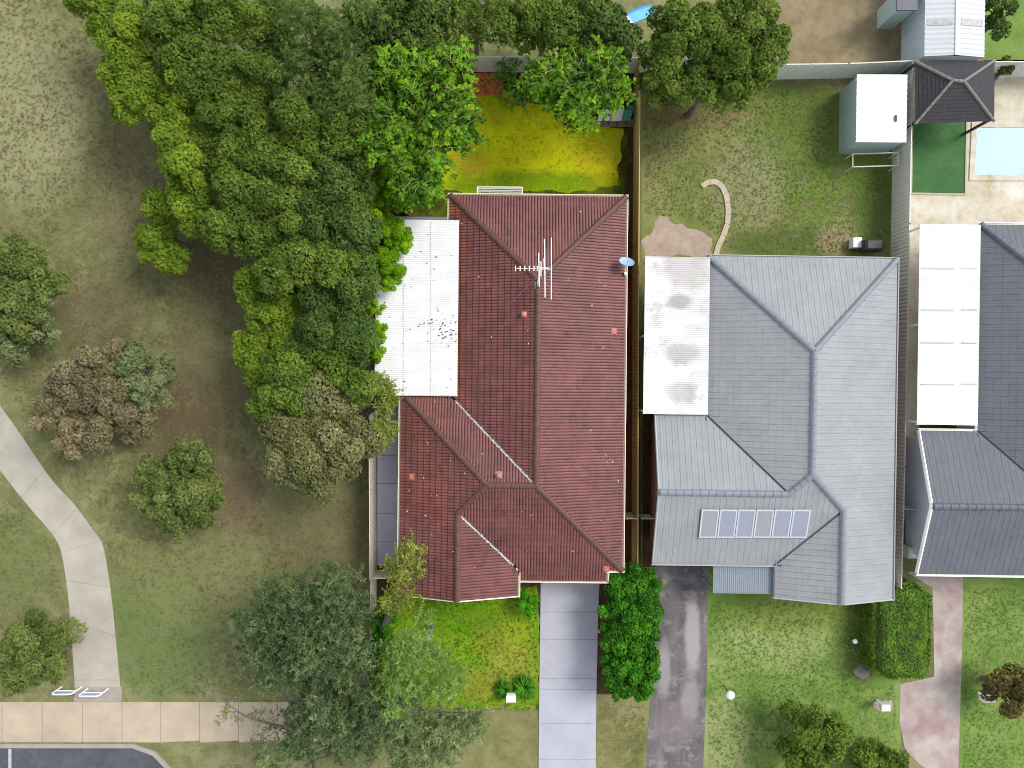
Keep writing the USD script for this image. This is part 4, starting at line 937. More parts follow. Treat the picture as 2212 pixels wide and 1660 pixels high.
# things in the rear garden
t = thing('garden_blocks', 'row of big sandstone blocks at the foot of the right rear tree', 'retaining blocks')
for u0, u1 in ((1292, 1312), (1313, 1330.5), (1332, 1350), (1351.5, 1369)):
    MB().box((*P(u0, 275, .0)[:2], 0), (*P(u1, 261, .0)[:2], .28), .03).out('block', M['block'], t)
t = thing('white_sheets', 'white metal sheets lying above the sandstone blocks under the right rear tree', 'roof sheets')
for k, (u0, u1) in enumerate(((1290, 1317), (1319, 1343))):
    a = [P(u0, 262, .5), P(u1, 261, .5), P(u1+6, 236, .75), P(u0+8, 236, .75)]
    lo = np.array([0, 0, -.03]); MB().add(np.array(a + [p+lo for p in a]), [[0, 1, 2, 3], [7, 6, 5, 4], [0, 4, 5, 1], [1, 5, 6, 2], [2, 6, 7, 3], [3, 7, 4, 0]]).out('sheet', M['white'], t)
MB().box(P(1300, 250, 0), P(1335, 246, 0) + [0, 0, .55]).out('trestle', M['dark'], t)
t = thing('teal_bin', 'teal plastic bin beside the white metal sheets in the right rear corner', 'bin')
a = [P(1346, 261, .0), P(1360, 261, .0), P(1364, 240, .0), P(1350, 240, .0)]; 
MB().add(np.array(a + [p + [0, 0, .8] for p in a]), [[4, 5, 6, 7], [0, 1, 5, 4], [1, 2, 6, 5], [2, 3, 7, 6], [3, 0, 4, 7]]).out('body', M['teal'], t)
a = [P(1344.5, 262, .8), P(1361, 262, .8), P(1365.5, 239, .85), P(1349, 239, .85)]
MB().add(np.array(a + [p + [0, 0, .06] for p in a]), [[3, 2, 1, 0], [4, 5, 6, 7], [0, 1, 5, 4], [1, 2, 6, 5], [2, 3, 7, 6], [3, 0, 4, 7]]).out('lid', M['teal'], t)
def lathe(name, prof, c, m, parent='/World', n=20, **k):
    th = np.r_[np.arange(n)*2*PI/n, 0]
    mb = MB(); mb.grid(np.array([[np.array(c) + [r*math.cos(a), r*math.sin(a), z] for a in th] for r, z in prof])[:, ::-1]); return mb.out(name, m, parent, smooth=True, **k)
t = thing('flower_pot', 'orange terracotta pot behind the white patio roof', 'flower pot', loc=P(884, 458, 0))
lathe('pot', [(.001, 0), (.13, 0), (.2, .34), (.23, .34), (.23, .4), (.19, .4), (.18, .3)], (0, 0, 0), M['pot'], t)
lathe('soil', [(.001, .33), (.185, .33)][::-1], (0, 0, 0), M['soil'], t)
# letterboxes, lamps, rocks
def box_on_post(name, label, u, v, w, d, h0, h1, m, cat='letterbox'):
    c = P(u, v, h0); t = thing(name, label, cat, loc=(c[0], c[1], 0))
    MB().box((-.05, -.05, 0), (.05, .05, h0)).out('post', m, t); MB().box((-w/2, -d/2, h0), (w/2, d/2, h1), .03).out('body', m, t)
    MB().box((-w/2-.03, -d/2-.03, h1), (w/2+.03, d/2+.03, h1+.04), .015).out('lid', m, t); return t
box_on_post('letterbox', 'white letterbox between the two strappy plants by the front lawn', 1104, 1503, .46, .30, .55, .95, M['white_plastic'])
t = box_on_post('letterbox', 'pale greenish letterbox on a pinkish pad on the neighbour lawn', 1906, 1523, .42, .3, .6, .95, M['cream_pale'])
t = box_on_post('letterbox', 'white letterbox beside the round bronze bush', 2128, 1506, .62, .26, .55, .85, M['white_plastic']); 
sheet('letterbox_pad', PX([(1884, 1526), (1890, 1514), (1925, 1512), (1931, 1532), (1905, 1540)]), 0.02, M['drive_pink'], label='small pinkish pad under the pale greenish letterbox', category='pad', **S)
def globe(name, label, u, v, r, h):
    c = P(u, v, h); t = thing(name, label, 'garden lamp', loc=(c[0], c[1], 0))
    MB().bar((0, 0, 0), (0, 0, h - r*.6), .03, 8).out('post', M['dark'], t)
    s_ = trimesh.creation.icosphere(2, r); s_.apply_translation([0, 0, h]); MB().tm(s_).out('globe', M['white_plastic'], t, smooth=True)
globe('garden_lamp', 'white globe lamp in the middle of the neighbour front lawn', 1578, 1502, .22, 1.2)
globe('garden_lamp', 'small white globe left of the box hedge', 1847, 1386, .13, .5)
globe('garden_lamp', 'tiny white globe on the edge of the leafy driveway hedge', 1295.5, 1364, .08, .3)
def rock(label, u, v, r, seed):
    s_ = trimesh.creation.icosphere(3, r); v_ = s_.vertices; n_ = meshkit.fbm(v_*2.2/r*.5 + seed, 3, seed); v_ = v_*(.7 + .6*n_[:, None])*[1, .85, .6]
    c = P(u, v, 0); MB().add(v_ + c + [0, 0, r*.2], s_.faces).out('rock', M['rock'], label=label, category='rock')
rock('grey rock on the neighbour lawn left of the box hedge', 1860, 1450, .42, 3)
rock('small pale rock by the dark driveway at the corner of the grey house', 1431, 1255, .26, 5)
# items in side yards
t = thing('air_conditioner', 'pale square air conditioner in front of the pale gable wall', 'air conditioner', loc=(*P(1966, 1191, .4)[:2], 0))
MB().box((-.3, -.32, 0), (.3, .32, .75), .02).out('case', M['cream_pale'], t); lathe('fan_grille', [(.22, .752), (.2, .765), (.05, .765), (.001, .765)], (0, 0, 0), M['white_plastic'], t)
t = thing('barbecue', 'black barbecue beside a white box at the rear wall of the grey-roofed house', 'barbecue', loc=(*P(1878, 533, .4)[:2], 0))
MB().box((-.5, -.3, .35), (.5, .3, .8), .06).out('body', M['dark'], t); MB().box((-.45, -.28, .805), (.45, .28, 1.0), .08).out('hood', M['dark'], t)
for x in (-.42, .42):
    for y in (-.22, .22): MB().bar((x, y, 0), (x, y, .36), .025, 6).out('leg', M['dark'], t)
t = thing('storage_box', 'white storage box left of the black barbecue', 'box', loc=(*P(1848, 526, .3)[:2], 0)); MB().box((-.22, -.25, 0), (.22, .25, .5), .02).out('body', M['white_plastic'], t); MB().box((-.24, -.27, .502), (.24, .27, .55), .02).out('lid', M['white_plastic'], t)
t = thing('play_slide', 'small blue and white plastic slide among the trees beyond the rear fence', 'slide', loc=(*P(1392, 24, 2.3)[:2], 1.2), rz=35)
pr = np.array([[(-.9+1.8*k/8, s*.28, 1.25 - 1.1*(k/8)**1.3 + hh) for s, hh in ((-1.15, .18), (-1, 0), (1, 0), (1.15, .18))] for k in range(9)])
MB().grid(pr).grid(pr - [0, 0, .02]).out('chute', M['blue_plastic'], t)
MB().box((-1.5, -.35, 1.2), (-.9, .35, 1.28), .02).out('platform', M['white_plastic'], t)
for s in (-.3, .3): MB().bar((-1.45, s, -1.2), (-1.45, s, 1.6), .04, 6).out('post', M['white_plastic'], t)
t = thing('garden_edging', 'curved tan edging strip in the neighbour rear lawn', 'garden edging')
arc = [(1516, 404), (1528, 395), (1545, 393), (1560, 404), (1569, 425), (1573, 455), (1571, 485), (1562, 510), (1552, 530), (1546, 552)]
ln = LineString(PX(arc)).buffer(.15, cap_style=2)
n = 9; Lh = LineString(PX(arc))
for k in range(n):
    pts_ = [Lh.interpolate(s/40, normalized=True).coords[0] for s in range(int(k*40/n), int((k+1)*40/n)+1)]
    MB().prism(LineString(pts_).buffer(.15, cap_style=2).buffer(-.008), 0, .07).out('edging_stone', M['tan_edge'], t)
# barriers at the park path's end
slabs('path_ramp', 'pale concrete ramp where the park path meets the footpath', 'ramp', [PX([(165, 1483), (212, 1483), (212, 1514), (158, 1514)]), PX([(212, 1483), (264, 1483), (264, 1514), (212, 1514)])], -.05, .035, M['kerb'])
for k, (u, v, lb) in enumerate(((155, 1484, 'white hooped bike barrier at the left of the park path end'), (212, 1488, 'white hooped bike barrier in the middle of the park path end'))):
    c = P(u, v, 0); t = thing('path_barrier', lb, 'barrier', 'barriers at the park path end', loc=c)
    MB().tube([(-.55, 0, 0), (-.55, 0, .8), (-.42, 0, .95), (.42, 0, .95), (.55, 0, .8), (.55, 0, 0)], .04, 8).out('hoop', M['white_plastic'], t)
    MB().bar((-.53, 0, .5), (.53, 0, .5), .03, 6).out('crossbar', M['white_plastic'], t)
    MB().box((-.45, -.012, .6), (.45, .012, .85)).out('panel', M['dish'], t)

# ================================================================ VEGETATION
def unit(a): return a / np.maximum(np.linalg.norm(a, axis=-1, keepdims=True), 1e-9)

def leaf_quads(p, nrm, L, W, rng, spread=0.7, fold=0.15, axis=None):
    """Folded diamond leaves at p facing about nrm; returns (verts, faces)."""
    n = len(p)
    nn = unit(nrm + spread*rng.normal(size=(n, 3)))
    a = unit(np.cross(nn, rng.normal(size=(n, 3)))) if axis is None else unit(axis - nn*(axis*nn).sum(1, keepdims=True))
    b = np.cross(nn, a)
    l, w = (L*rng.uniform(.7, 1.3, n))[:, None], (W*rng.uniform(.75, 1.25, n))[:, None]
    v = np.stack([p - a*l/2, p + b*w/2 + nn*w*fold, p + a*l/2, p - b*w/2 + nn*w*fold], 1).reshape(-1, 3)
    i = np.arange(n)[:, None]*4
    return v, np.vstack([i + [0, 1, 2], i + [0, 2, 3]])

def pal(c0, c1, x):
    x = np.clip(x, 0, 1)[:, None]; return np.array(c0)*(1-x) + np.array(c1)*x

def lobes_of(blobs, ztop, rng, flat=0.75, lob=1.0):
    """Rounded clumps that make up a crown. blobs: (u, v, radius in px)."""
    out = []
    for u, v, Rp in blobs:
        k = (H - ztop + .6)/F; R = Rp*k; c = P(u, v, ztop - .6)
        n = int(max(6, 7 + 4.5*R*lob))
        for i in range(n):
            rho = R*.74*math.sqrt((i + .5)/n); th = i*2.39996 + rng.uniform(-.4, .4)
            r = R*rng.uniform(.26, .42)/math.sqrt(lob)
            z = ztop - r*.8 - flat*R*(rho/R)**2*1.3 + rng.normal(0, .22*R)
            out.append((np.array([c[0] + rho*math.cos(th), c[1] + rho*math.sin(th), max(z, r*.6)]), r, rng.uniform(0, 1)))
    return out

def crown_clumpy(lobes, L, W, cover, c0, c1, rng, rag=.22, spread=.75):
    vs, fs, ts, n0 = [], [], [], 0
    C = np.array([l[0] for l in lobes]); Rr = np.array([l[1] for l in lobes])
    for c, r, tone in lobes:
        n = int(4*PI*r*r*.62*cover/(L*W*.5))
        d = unit(rng.normal(size=(n, 3))); d[:, 2] = np.where(d[:, 2] < -.25, -d[:, 2], d[:, 2])
        rr = r*(1 + rag*2*(meshkit.fbm(d*2.3 + c, 3, 5) - .5))*(1 - .45*rng.random(n)**2.2)
        p = c + d*rr[:, None]
        dist = np.linalg.norm(p[:, None] - C[None], axis=2) / Rr[None]
        p, d = p[(dist < .62).sum(1) == 0], d[(dist < .62).sum(1) == 0]
        if not len(p): continue
        v, f = leaf_quads(p, d + [0, 0, .25], L, W, rng, spread)
        x = .08 + .62*tone + rng.normal(0, .17, len(p))
        vs.append(v); fs.append(f + n0); ts.append(np.repeat(pal(c0, c1, x), 4, 0)); n0 += len(v)
    return np.vstack(vs), np.vstack(fs), np.vstack(ts)

def crown_feather(lobes, L, W, dens, c0, c1, rng, k=16):
    """Loose sprigs of narrow leaves."""
    vs, fs, ts, n0 = [], [], [], 0
    for c, r, tone in lobes:
        n = int(dens*r*r*14)
        d = unit(rng.normal(size=(n, 3))); d[:, 2] = np.abs(d[:, 2])*.9 - .15
        s = c + d*(r*rng.uniform(.35, 1.25, n)**.8)[:, None]
        dirn = unit(d + .6*rng.normal(size=(n, 3)) + [0, 0, .1])
        sp = np.repeat(s, k, 0); dr = np.repeat(dirn, k, 0)
        u = rng.uniform(-.5, .5, (n*k, 1))*.55
        ax = unit(dr*.8 + .75*rng.normal(size=(n*k, 3)))
        p = sp + dr*u + ax*L*.5
        v, f = leaf_quads(p, np.tile([0, 0, 1.0], (n*k, 1)) + .3*rng.normal(size=(n*k, 3)), L, W, rng, .35, axis=ax)
        x = np.repeat(.2 + .35*tone + rng.normal(0, .2, n), k) + rng.normal(0, .12, n*k)
        vs.append(v); fs.append(f + n0); ts.append(np.repeat(pal(c0, c1, x), 4, 0)); n0 += len(v)
    return np.vstack(vs), np.vstack(fs), np.vstack(ts)

LOBED = np.array([(0, 0), (.16, .10), (.28, .36), (.42, .20), (.58, .46), (.72, .22), (.84, .26), (1, 0)])
def crown_branchy(lobes, size, ns, c0, c1, rng, droop=.5, centre=None):
    """Long leafy shoots with lobed leaves set along them. Returns the leaves and the shoots."""
    out = np.vstack([LOBED, LOBED[-2:0:-1]*[1, -1]]); m = len(out)
    P_, A_, N_, T_ = [], [], [], []; tw = MB()
    C = np.mean([l[0] for l in lobes], 0) if centre is None else centre
    for c, r, tone in lobes:
        for i in range(max(4, int(ns*r*r*8))):
            d = unit(rng.normal(size=3)); d[2] = abs(d[2])*.8
            s = c + d*r*rng.uniform(.2, .8)
            o = unit(.75*unit((s - C)*[1, 1, .3]) + .75*rng.normal(size=3)*[1, 1, .35]); ln = rng.uniform(.5, 1.25)
            q = np.linspace(0, 1, 6)[:, None]
            pts = s + o*ln*q + np.array([0, 0, .30])*np.sin(q*2.2) - np.array([0, 0, droop])*q**2*ln
            tw.tube(pts, np.linspace(.012, .005, 6), 3)
            sp = rng.uniform(.075, .11); k = int(ln/sp); tt = rng.normal(0, .15)
            for j in range(1, k+1):
                x = j/k; a = np.array([np.interp(x, np.linspace(0, 1, 6), pts[:, z]) for z in range(3)])
                for sd in (1, -1) if rng.random() < .55 else (rng.choice([-1, 1]),):
                    side = unit(np.cross(o, [0, 0, 1.0]))*sd
                    P_.append(a); A_.append(unit(side*rng.uniform(.5, 1.2) + o*rng.uniform(.2, .9) + [0, 0, rng.uniform(-.5, .3)])); N_.append([0, 0, 1]); T_.append(-.02 + .4*tone + tt*1.3 + .42*x + rng.normal(0, .22))
    P_, A_, N_, T_ = np.array(P_), np.array(A_), np.array(N_, float), np.array(T_); n = len(P_)
    nn = unit(N_ + .5*rng.normal(size=(n, 3))); b = unit(np.cross(nn, A_)); nn = np.cross(A_, b)
    s = (size*rng.uniform(.65, 1.25, n))[:, None, None]
    v = P_[:, None] + s*(A_[:, None]*out[None, :, :1] + b[:, None]*out[None, :, 1:2]*1.05 + nn[:, None]*(-.25*out[None, :, :1]**2 + .18*np.abs(out[None, :, 1:2])))
    mid = P_[:, None] + s*A_[:, None]*.45
    v = np.concatenate([v, mid], 1).reshape(-1, 3)
    i = np.arange(n)[:, None, None]*(m+1); fan = np.array([(m, j, (j+1) % m) for j in range(m)])[None]
    f = (i + fan).reshape(-1, 3)
    return (v, f, np.repeat(pal(c0, c1, T_), m+1, 0)), tw

def trunk(lobes, parent, rng, m, r0=.16, limbs=9, base=None):
    C = np.array([l[0] for l in lobes]); c = C.mean(0) if base is None else np.array([*base, C[:, 2].mean()])
    b = np.array([c[0] + rng.normal(0, .15), c[1] + rng.normal(0, .15), -.05]); fork = b + (c - b)*[.6, .6, .45]
    mb = MB(); mb.tube([b, b + (fork-b)*.1, b + (fork-b)*.5 + rng.normal(0, .05, 3), fork], [r0*1.5, r0*1.1, r0*.95, r0*.8], 9)
    for k in rng.permutation(len(C))[:limbs]:
        e = C[k] - [0, 0, lobes[k][1]*.2]; mid = fork*.5 + e*.5 + np.array([0, 0, .25]) + rng.normal(0, .1, 3)
        mb.tube([fork, mid, e], [r0*.5, r0*.32, r0*.1], 6)
    mb.out('trunk', m, parent)

G = dict(
    bright=((0.095, 0.170, 0.014), (0.245, 0.325, 0.028)), mid=((0.062, 0.112, 0.015), (0.185, 0.258, 0.036)), deep=((0.044, 0.088, 0.017), (0.140, 0.208, 0.038)), park=((0.075, 0.115, 0.025), (0.23, 0.265, 0.075)),
    sage=((0.115, 0.150, 0.055), (0.27, 0.30, 0.135)), brown=((0.12, 0.11, 0.05), (0.36, 0.295, 0.17)), olive=((0.10, 0.11, 0.032), (0.30, 0.295, 0.13)),
    feather=((0.085, 0.13, 0.040), (0.28, 0.34, 0.14)), dusk=((0.036, 0.064, 0.022), (0.185, 0.245, 0.095)), box=((0.065, 0.15, 0.018), (0.20, 0.33, 0.04)),
    lot=((0.010, 0.055, 0.002), (0.165, 0.34, 0.008)), lime=((0.085, 0.22, 0.003), (0.27, 0.46, 0.004)), hedge=((0.012, 0.075, 0.004), (0.095, 0.31, 0.016)),
    lotfeather=((0.085, 0.165, 0.022), (0.33, 0.46, 0.12)), lotolive=((0.09, 0.13, 0.010), (0.38, 0.42, 0.09)), shrub=((0.04, 0.20, 0.006), (0.14, 0.46, 0.012)), bronze=((0.06, 0.055, 0.015), (0.20, 0.15, 0.045)))

def tree(name, label, style, col, ztop, blobs, seed, group=None, L=.20, W=.115, cover=2.1, limbs=9, flat=.75, lob=1.0, bark='bark', r0=.15, cat='tree', base=None):
    rng = np.random.default_rng(seed)
    t = thing(name, label, cat, group)
    lb = lobes_of(blobs, ztop, rng, flat, lob); c0, c1 = G[col]
    if style == 'clumpy': v, f, c = crown_clumpy(lb, L, W, cover, c0, c1, rng)
    elif style == 'feather': v, f, c = crown_feather(lb, L, W, cover, c0, c1, rng)
    else:
        (v, f, c), tw = crown_branchy(lb, L, cover, c0, c1, rng); tw.out('shoots', M['twig'], t, kind='stuff')
    mesh('crown', v, f, M['leaf'], t, tint=c, kind='stuff')
    trunk(lb, t, rng, M[bark], r0, limbs, base)
    return t

sd = 100
PARK = range(118, 124)
for a in [
    # the grove between the park and the lot
    ('tree', 'yellow-green tree at the top left corner of the grove beside the dry grass', 'clumpy', 'bright', 4.5, [(200, 15, 60), (285, 70, 82), (262, 150, 62)]),
    ('tree', 'yellow-green tree on the left edge of the grove, level with the rear fence', 'clumpy', 'bright', 4.5, [(300, 205, 76), (360, 262, 60), (385, 205, 55)]),
    ('tree', 'dull green tree at the top of the grove, right of the corner tree', 'clumpy', 'mid', 5.2, [(385, 30, 85), (395, 125, 80)]),
    ('tree', 'dark green tree in the grove around a black gap near the top', 'clumpy', 'mid', 5.0, [(480, 30, 65), (555, 50, 70), (465, 170, 75), (560, 165, 72)]),
    ('tree', 'loose dark green tree at the top of the grove left of the rear corner', 'feather', 'deep', 6.0, [(640, 50, 95), (740, 90, 90), (640, 165, 85), (745, 205, 80), (790, 30, 60)]),
    ('tree', 'olive-green tree in the middle of the grove below the black gap', 'clumpy', 'mid', 5.0, [(470, 268, 72), (555, 265, 70), (515, 345, 72)]),
    ('tree', 'bright yellow-green tree bulging left into the dry grass', 'clumpy', 'bright', 4.8, [(382, 300, 54), (408, 372, 72), (430, 455, 64)]),
    ('tree', 'dull green tree near the left fence below the loose dark tree', 'clumpy', 'mid', 5.5, [(632, 270, 80), (722, 298, 84), (655, 355, 72), (775, 270, 50)]),
    ('shrub', 'bright yellow-green low shrub farthest left of the grove', 'clumpy', 'bright', 3.2, [(348, 445, 48), (338, 525, 54), (375, 560, 42)]),
    ('tree', 'broad round-lobed green tree in the middle of the grove', 'clumpy', 'mid', 5.6, [(540, 425, 82), (618, 440, 78), (590, 362, 66)]),
    ('tree', 'green tree against the left fence level with the rear lawn', 'clumpy', 'deep', 5.4, [(745, 390, 76), (712, 465, 78), (770, 500, 62), (700, 400, 60)]),
    ('tree', 'large green tree of many round heads level with the top of the white patio roof', 'clumpy', 'mid', 5.6, [(635, 530, 86), (712, 572, 86), (478, 490, 56), (548, 510, 66), (600, 590, 50)]),
    ('shrub', 'yellow-green shrub right of the bare reddish earth', 'clumpy', 'bright', 4.2, [(552, 615, 48), (622, 645, 66), (562, 682, 40)]),
    ('tree', 'dark green tree against the left fence beside the white patio roof', 'clumpy', 'deep', 5.0, [(722, 680, 86), (768, 610, 62), (692, 735, 66), (772, 740, 52)]),
    ('shrub', 'bright yellow-green shrub at the lower left of the grove', 'clumpy', 'bright', 3.8, [(553, 752, 56), (570, 812, 48), (620, 720, 40)]),
    ('tree', 'olive-green tree at the foot of the grove above the greyish tree', 'clumpy', 'mid', 4.8, [(625, 790, 68), (715, 790, 76), (645, 855, 60), (582, 880, 52), (770, 830, 50)]),
    ('tree', 'big greyish olive tree beside the left fence and the side path', 'clumpy', 'olive', 4.8, [(690, 880, 90), (635, 965, 95), (728, 960, 86), (690, 1010, 70)]),
    # the park
    ('tree', 'grey-green tree cut by the left edge, upper of two', 'clumpy', 'park', 3.4, [(30, 580, 82), (88, 615, 58), (40, 665, 78)]),
    ('tree', 'pale grey-green shrub cut by the left edge below the grey-green tree', 'clumpy', 'sage', 2.6, [(30, 735, 62), (85, 715, 48)]),
    ('tree', 'brownish pink-tinged tree in the park left of the grove', 'clumpy', 'brown', 3.4, [(150, 850, 86), (235, 895, 92), (165, 930, 66), (215, 800, 76), (110, 890, 50)]),
    ('tree', 'sage green tree touching the brownish tree on its right', 'clumpy', 'sage', 3.3, [(300, 790, 68), (325, 850, 48)]),
    ('tree', 'round green and yellow tree standing alone in the park', 'clumpy', 'park', 3.0, [(385, 1055, 96), (415, 985, 52), (338, 1085, 64), (440, 1080, 66), (390, 1110, 60), (325, 1030, 50)]),
    ('tree', 'round dark green tree at the bottom left beside the path end', 'clumpy', 'park', 3.2, [(70, 1405, 88), (40, 1450, 55), (110, 1440, 45)]),
    # top edge
    ('tree', 'green tree beyond the rear fence above the left rear corner of the lot', 'clumpy', 'deep', 5.2, [(845, 50, 85), (915, 20, 70), (905, 90, 55)]),
    ('tree', 'loose green tree beyond the rear fence, second from the left along the top edge', 'feather', 'mid', 5.2, [(985, 40, 85), (1070, 40, 78)]),
    ('tree', 'green tree beyond the rear fence, above the middle of the lot', 'clumpy', 'mid', 5.0, [(1145, 35, 80), (1215, 50, 70)]),
    ('tree', 'green tree beyond the rear fence left of the blue slide', 'clumpy', 'deep', 5.0, [(1290, 40, 70), (1335, 85, 50)]),
    ('tree', 'dense green tree right of the blue slide at the top', 'clumpy', 'mid', 5.2, [(1460, 45, 62), (1520, 75, 78), (1440, 115, 66)]),
    ('tree', 'yellowish green tree at the top beside the dry yard', 'clumpy', 'mid', 5.2, [(1605, 40, 88), (1645, 110, 66), (1570, 115, 66)]),
    ('tree', 'green tree behind the rear fence at the corner of the neighbour lawn', 'clumpy', 'mid', 4.8, [(1430, 175, 54), (1505, 178, 60), (1580, 182, 62), (1630, 165, 44)]),
    # bottom right
    ('shrub', 'leafy green shrub at the bottom edge of the neighbour front lawn', 'clumpy', 'mid', 2.6, [(1735, 1560, 52), (1790, 1600, 58), (1740, 1635, 55)]),
    ('shrub', 'small green shrub at the bottom edge left of the pinkish driveway', 'clumpy', 'mid', 1.8, [(1880, 1640, 48), (1930, 1650, 40)]),
    ('shrub', 'round bronze-green bush at the right edge beside the white letterbox', 'clumpy', 'bronze', 2.6, [(2182, 1500, 56)]),
    ('shrub', 'dark green bush in the top right corner beside the garage', 'clumpy', 'deep', 2.2, [(2155, 20, 36), (2150, 75, 24)]),
    ('shrub', 'small bush at the foot of the fence right of the gazebo', 'clumpy', 'deep', 1.4, [(2166, 150, 20)]),
    ]:
    sd += 1; nm, lbl, st, col, zt, bl = a
    tree(nm, lbl, st, col, zt, bl, sd, **(dict(L=.19, W=.06, cover=3.6, lob=1.1) if st == 'feather' else dict(cover=1.9, lob=1.7 if sd in PARK else .85, flat=.6)))
    
# feathery trees at the front left
tree('tree', 'big dark feathery tree left of the front garden', 'feather', 'dusk', 6.5, [(640, 1330, 105), (720, 1310, 85), (590, 1420, 95), (690, 1430, 100), (750, 1400, 70), (555, 1330, 60)], 301, L=.21, W=.05, cover=4.2, bark='bark_grey', limbs=16, r0=.2)
tree('tree', 'feathery grey-green tree over the end of the footpath', 'feather', 'dusk', 6.2, [(700, 1535, 90), (760, 1590, 80), (650, 1600, 60), (800, 1540, 70)], 302, L=.21, W=.05, cover=4.2, bark='bark_grey', limbs=14, r0=.2)
tree('tree', 'feathery green tree at the bottom edge below the front garden', 'feather', 'feather', 5.6, [(880, 1580, 80), (960, 1590, 72), (900, 1640, 70), (1015, 1560, 50), (600, 1650, 45)], 303, L=.21, W=.05, cover=3.8, bark='bark_grey', limbs=12)
tree('tree', 'tall feathery eucalypt in the front garden at the lower left of the lot', 'feather', 'lotfeather', 6.0, [(870, 1440, 72), (935, 1470, 68), (985, 1470, 40), (850, 1490, 66), (895, 1385, 48), (915, 1335, 30)], 304, L=.16, W=.036, cover=4.6, bark='bark_grey', limbs=7, r0=.09)
tree('tree', 'slender light green tree leaning over the front left corner of the red roof', 'feather', 'lotolive', 5.0, [(888, 1190, 36), (865, 1235, 42), (905, 1225, 26), (870, 1285, 36), (845, 1300, 28)], 305, L=.13, W=.05, cover=5.5, bark='bark_grey', limbs=8, r0=.09, base=P(838, 1330)[:2])
# a nearly bare tree over the footpath
t = thing('bare_tree', 'nearly bare grey tree arching over the end of the footpath', 'tree')
rng = np.random.default_rng(55); mb = MB(); b = P(668, 1592, 0)
tips = []
for k, pts_ in enumerate([[(650, 1580, 1.5), (590, 1566, 2.6), (530, 1548, 3.2), (490, 1520, 3.4)], [(640, 1560, 1.8), (628, 1520, 3.0), (600, 1490, 3.8), (560, 1475, 4.1)], [(655, 1570, 1.6), (680, 1530, 3.2), (705, 1490, 4.4), (715, 1450, 5)], [(640, 1600, 1.2), (600, 1620, 2.2), (560, 1640, 2.8), (510, 1660, 3.2)]]):
    q = [b] + [P(*p) for p in pts_]; mb.tube(q, np.linspace(.13, .03, 5), 7)
    for j in (2, 3, 4):
        for i in range(5):
            e = q[j] + rng.normal(0, .55, 3)*[1, 1, .4]; mb.tube([q[j], (q[j]+e)/2 + rng.normal(0, .08, 3), e], [.03, .02, .008], 4); tips.append(e)
mb.out('branches', M['bark_grey'], t)
lb = [(e, .28, .5) for e in tips]
v, f, c = crown_feather(lb, .15, .04, 6.0, *G['sage'], rng, k=10); mesh('crown', v, f, M['leaf'], t, tint=c, kind='stuff')

# trees of the lot
tree('tree', 'large bright green broad-leaved tree in the left rear corner of the lot', 'branchy', 'lot', 5.6, [(855, 160, 60), (925, 165, 64), (985, 150, 38), (890, 215, 55), (850, 265, 58), (925, 275, 62), (990, 272, 30), (960, 215, 44), (870, 345, 54), (932, 345, 38), (905, 405, 28), (840, 310, 40)], 401, L=.185, cover=4.8, limbs=14, lob=1.1)
tree('tree', 'bright green broad-leaved tree in the right rear corner of the lot', 'branchy', 'lot', 5.2, [(1200, 158, 44), (1262, 160, 50), (1308, 155, 34), (1232, 208, 34), (1282, 200, 28), (1252, 244, 16), (1176, 178, 18), (1316, 190, 16)], 402, L=.185, cover=4.4, limbs=14, lob=1.1)
tree('shrub', 'lime green conifer shrub hanging over the left edge of the white patio roof', 'clumpy', 'lime', 4.0, [(822, 500, 48), (858, 508, 40), (830, 570, 46), (872, 525, 26), (858, 590, 27), (842, 618, 20)], 403, L=.11, W=.05, cover=2.6, lob=1.5, base=P(800, 540)[:2])
tree('shrub', 'lime green conifer shrub above the white patio roof by the left fence', 'clumpy', 'lime', 3.6, [(822, 400, 34), (852, 420, 30), (822, 450, 32), (868, 445, 24)], 404, L=.11, W=.05, cover=2.6, lob=1.5)
tree('shrub', 'narrow lime green shrub at the lower left of the white patio roof', 'clumpy', 'lime', 3.6, [(812, 665, 24), (815, 715, 26), (812, 760, 26), (822, 735, 18)], 405, L=.11, W=.05, cover=2.6, lob=1.5, base=P(800, 700)[:2])
tree('shrub', 'olive feathery shrub at the corner of the white patio roof and the side path', 'feather', 'lotolive', 3.8, [(822, 830, 30), (835, 875, 30), (828, 925, 30), (815, 965, 22), (845, 845, 22)], 406, L=.14, W=.045, cover=11.0, base=P(803, 900)[:2])
tree('shrub', 'small dark glossy shrub in the round brick-edged bed', 'branchy', 'hedge', 1.8, [(1112, 172, 26), (1128, 200, 20)], 407, L=.12, cover=3.5, limbs=6, r0=.04)
tree('shrub', 'bright green bush by the front porch left of the driveway', 'clumpy', 'shrub', 1.3, [(1140, 1296, 22), (1148, 1312, 18), (1132, 1280, 17)], 408, L=.10, W=.065, cover=2.6, limbs=5, r0=.04)
tree('shrub', 'dark leafy shrubs along the left fence in the front garden', 'clumpy', 'hedge', 2.4, [(828, 1350, 36), (826, 1410, 36), (828, 1470, 34), (832, 1310, 26)], 409, L=.15, W=.07, cover=2.2, limbs=8, r0=.05)

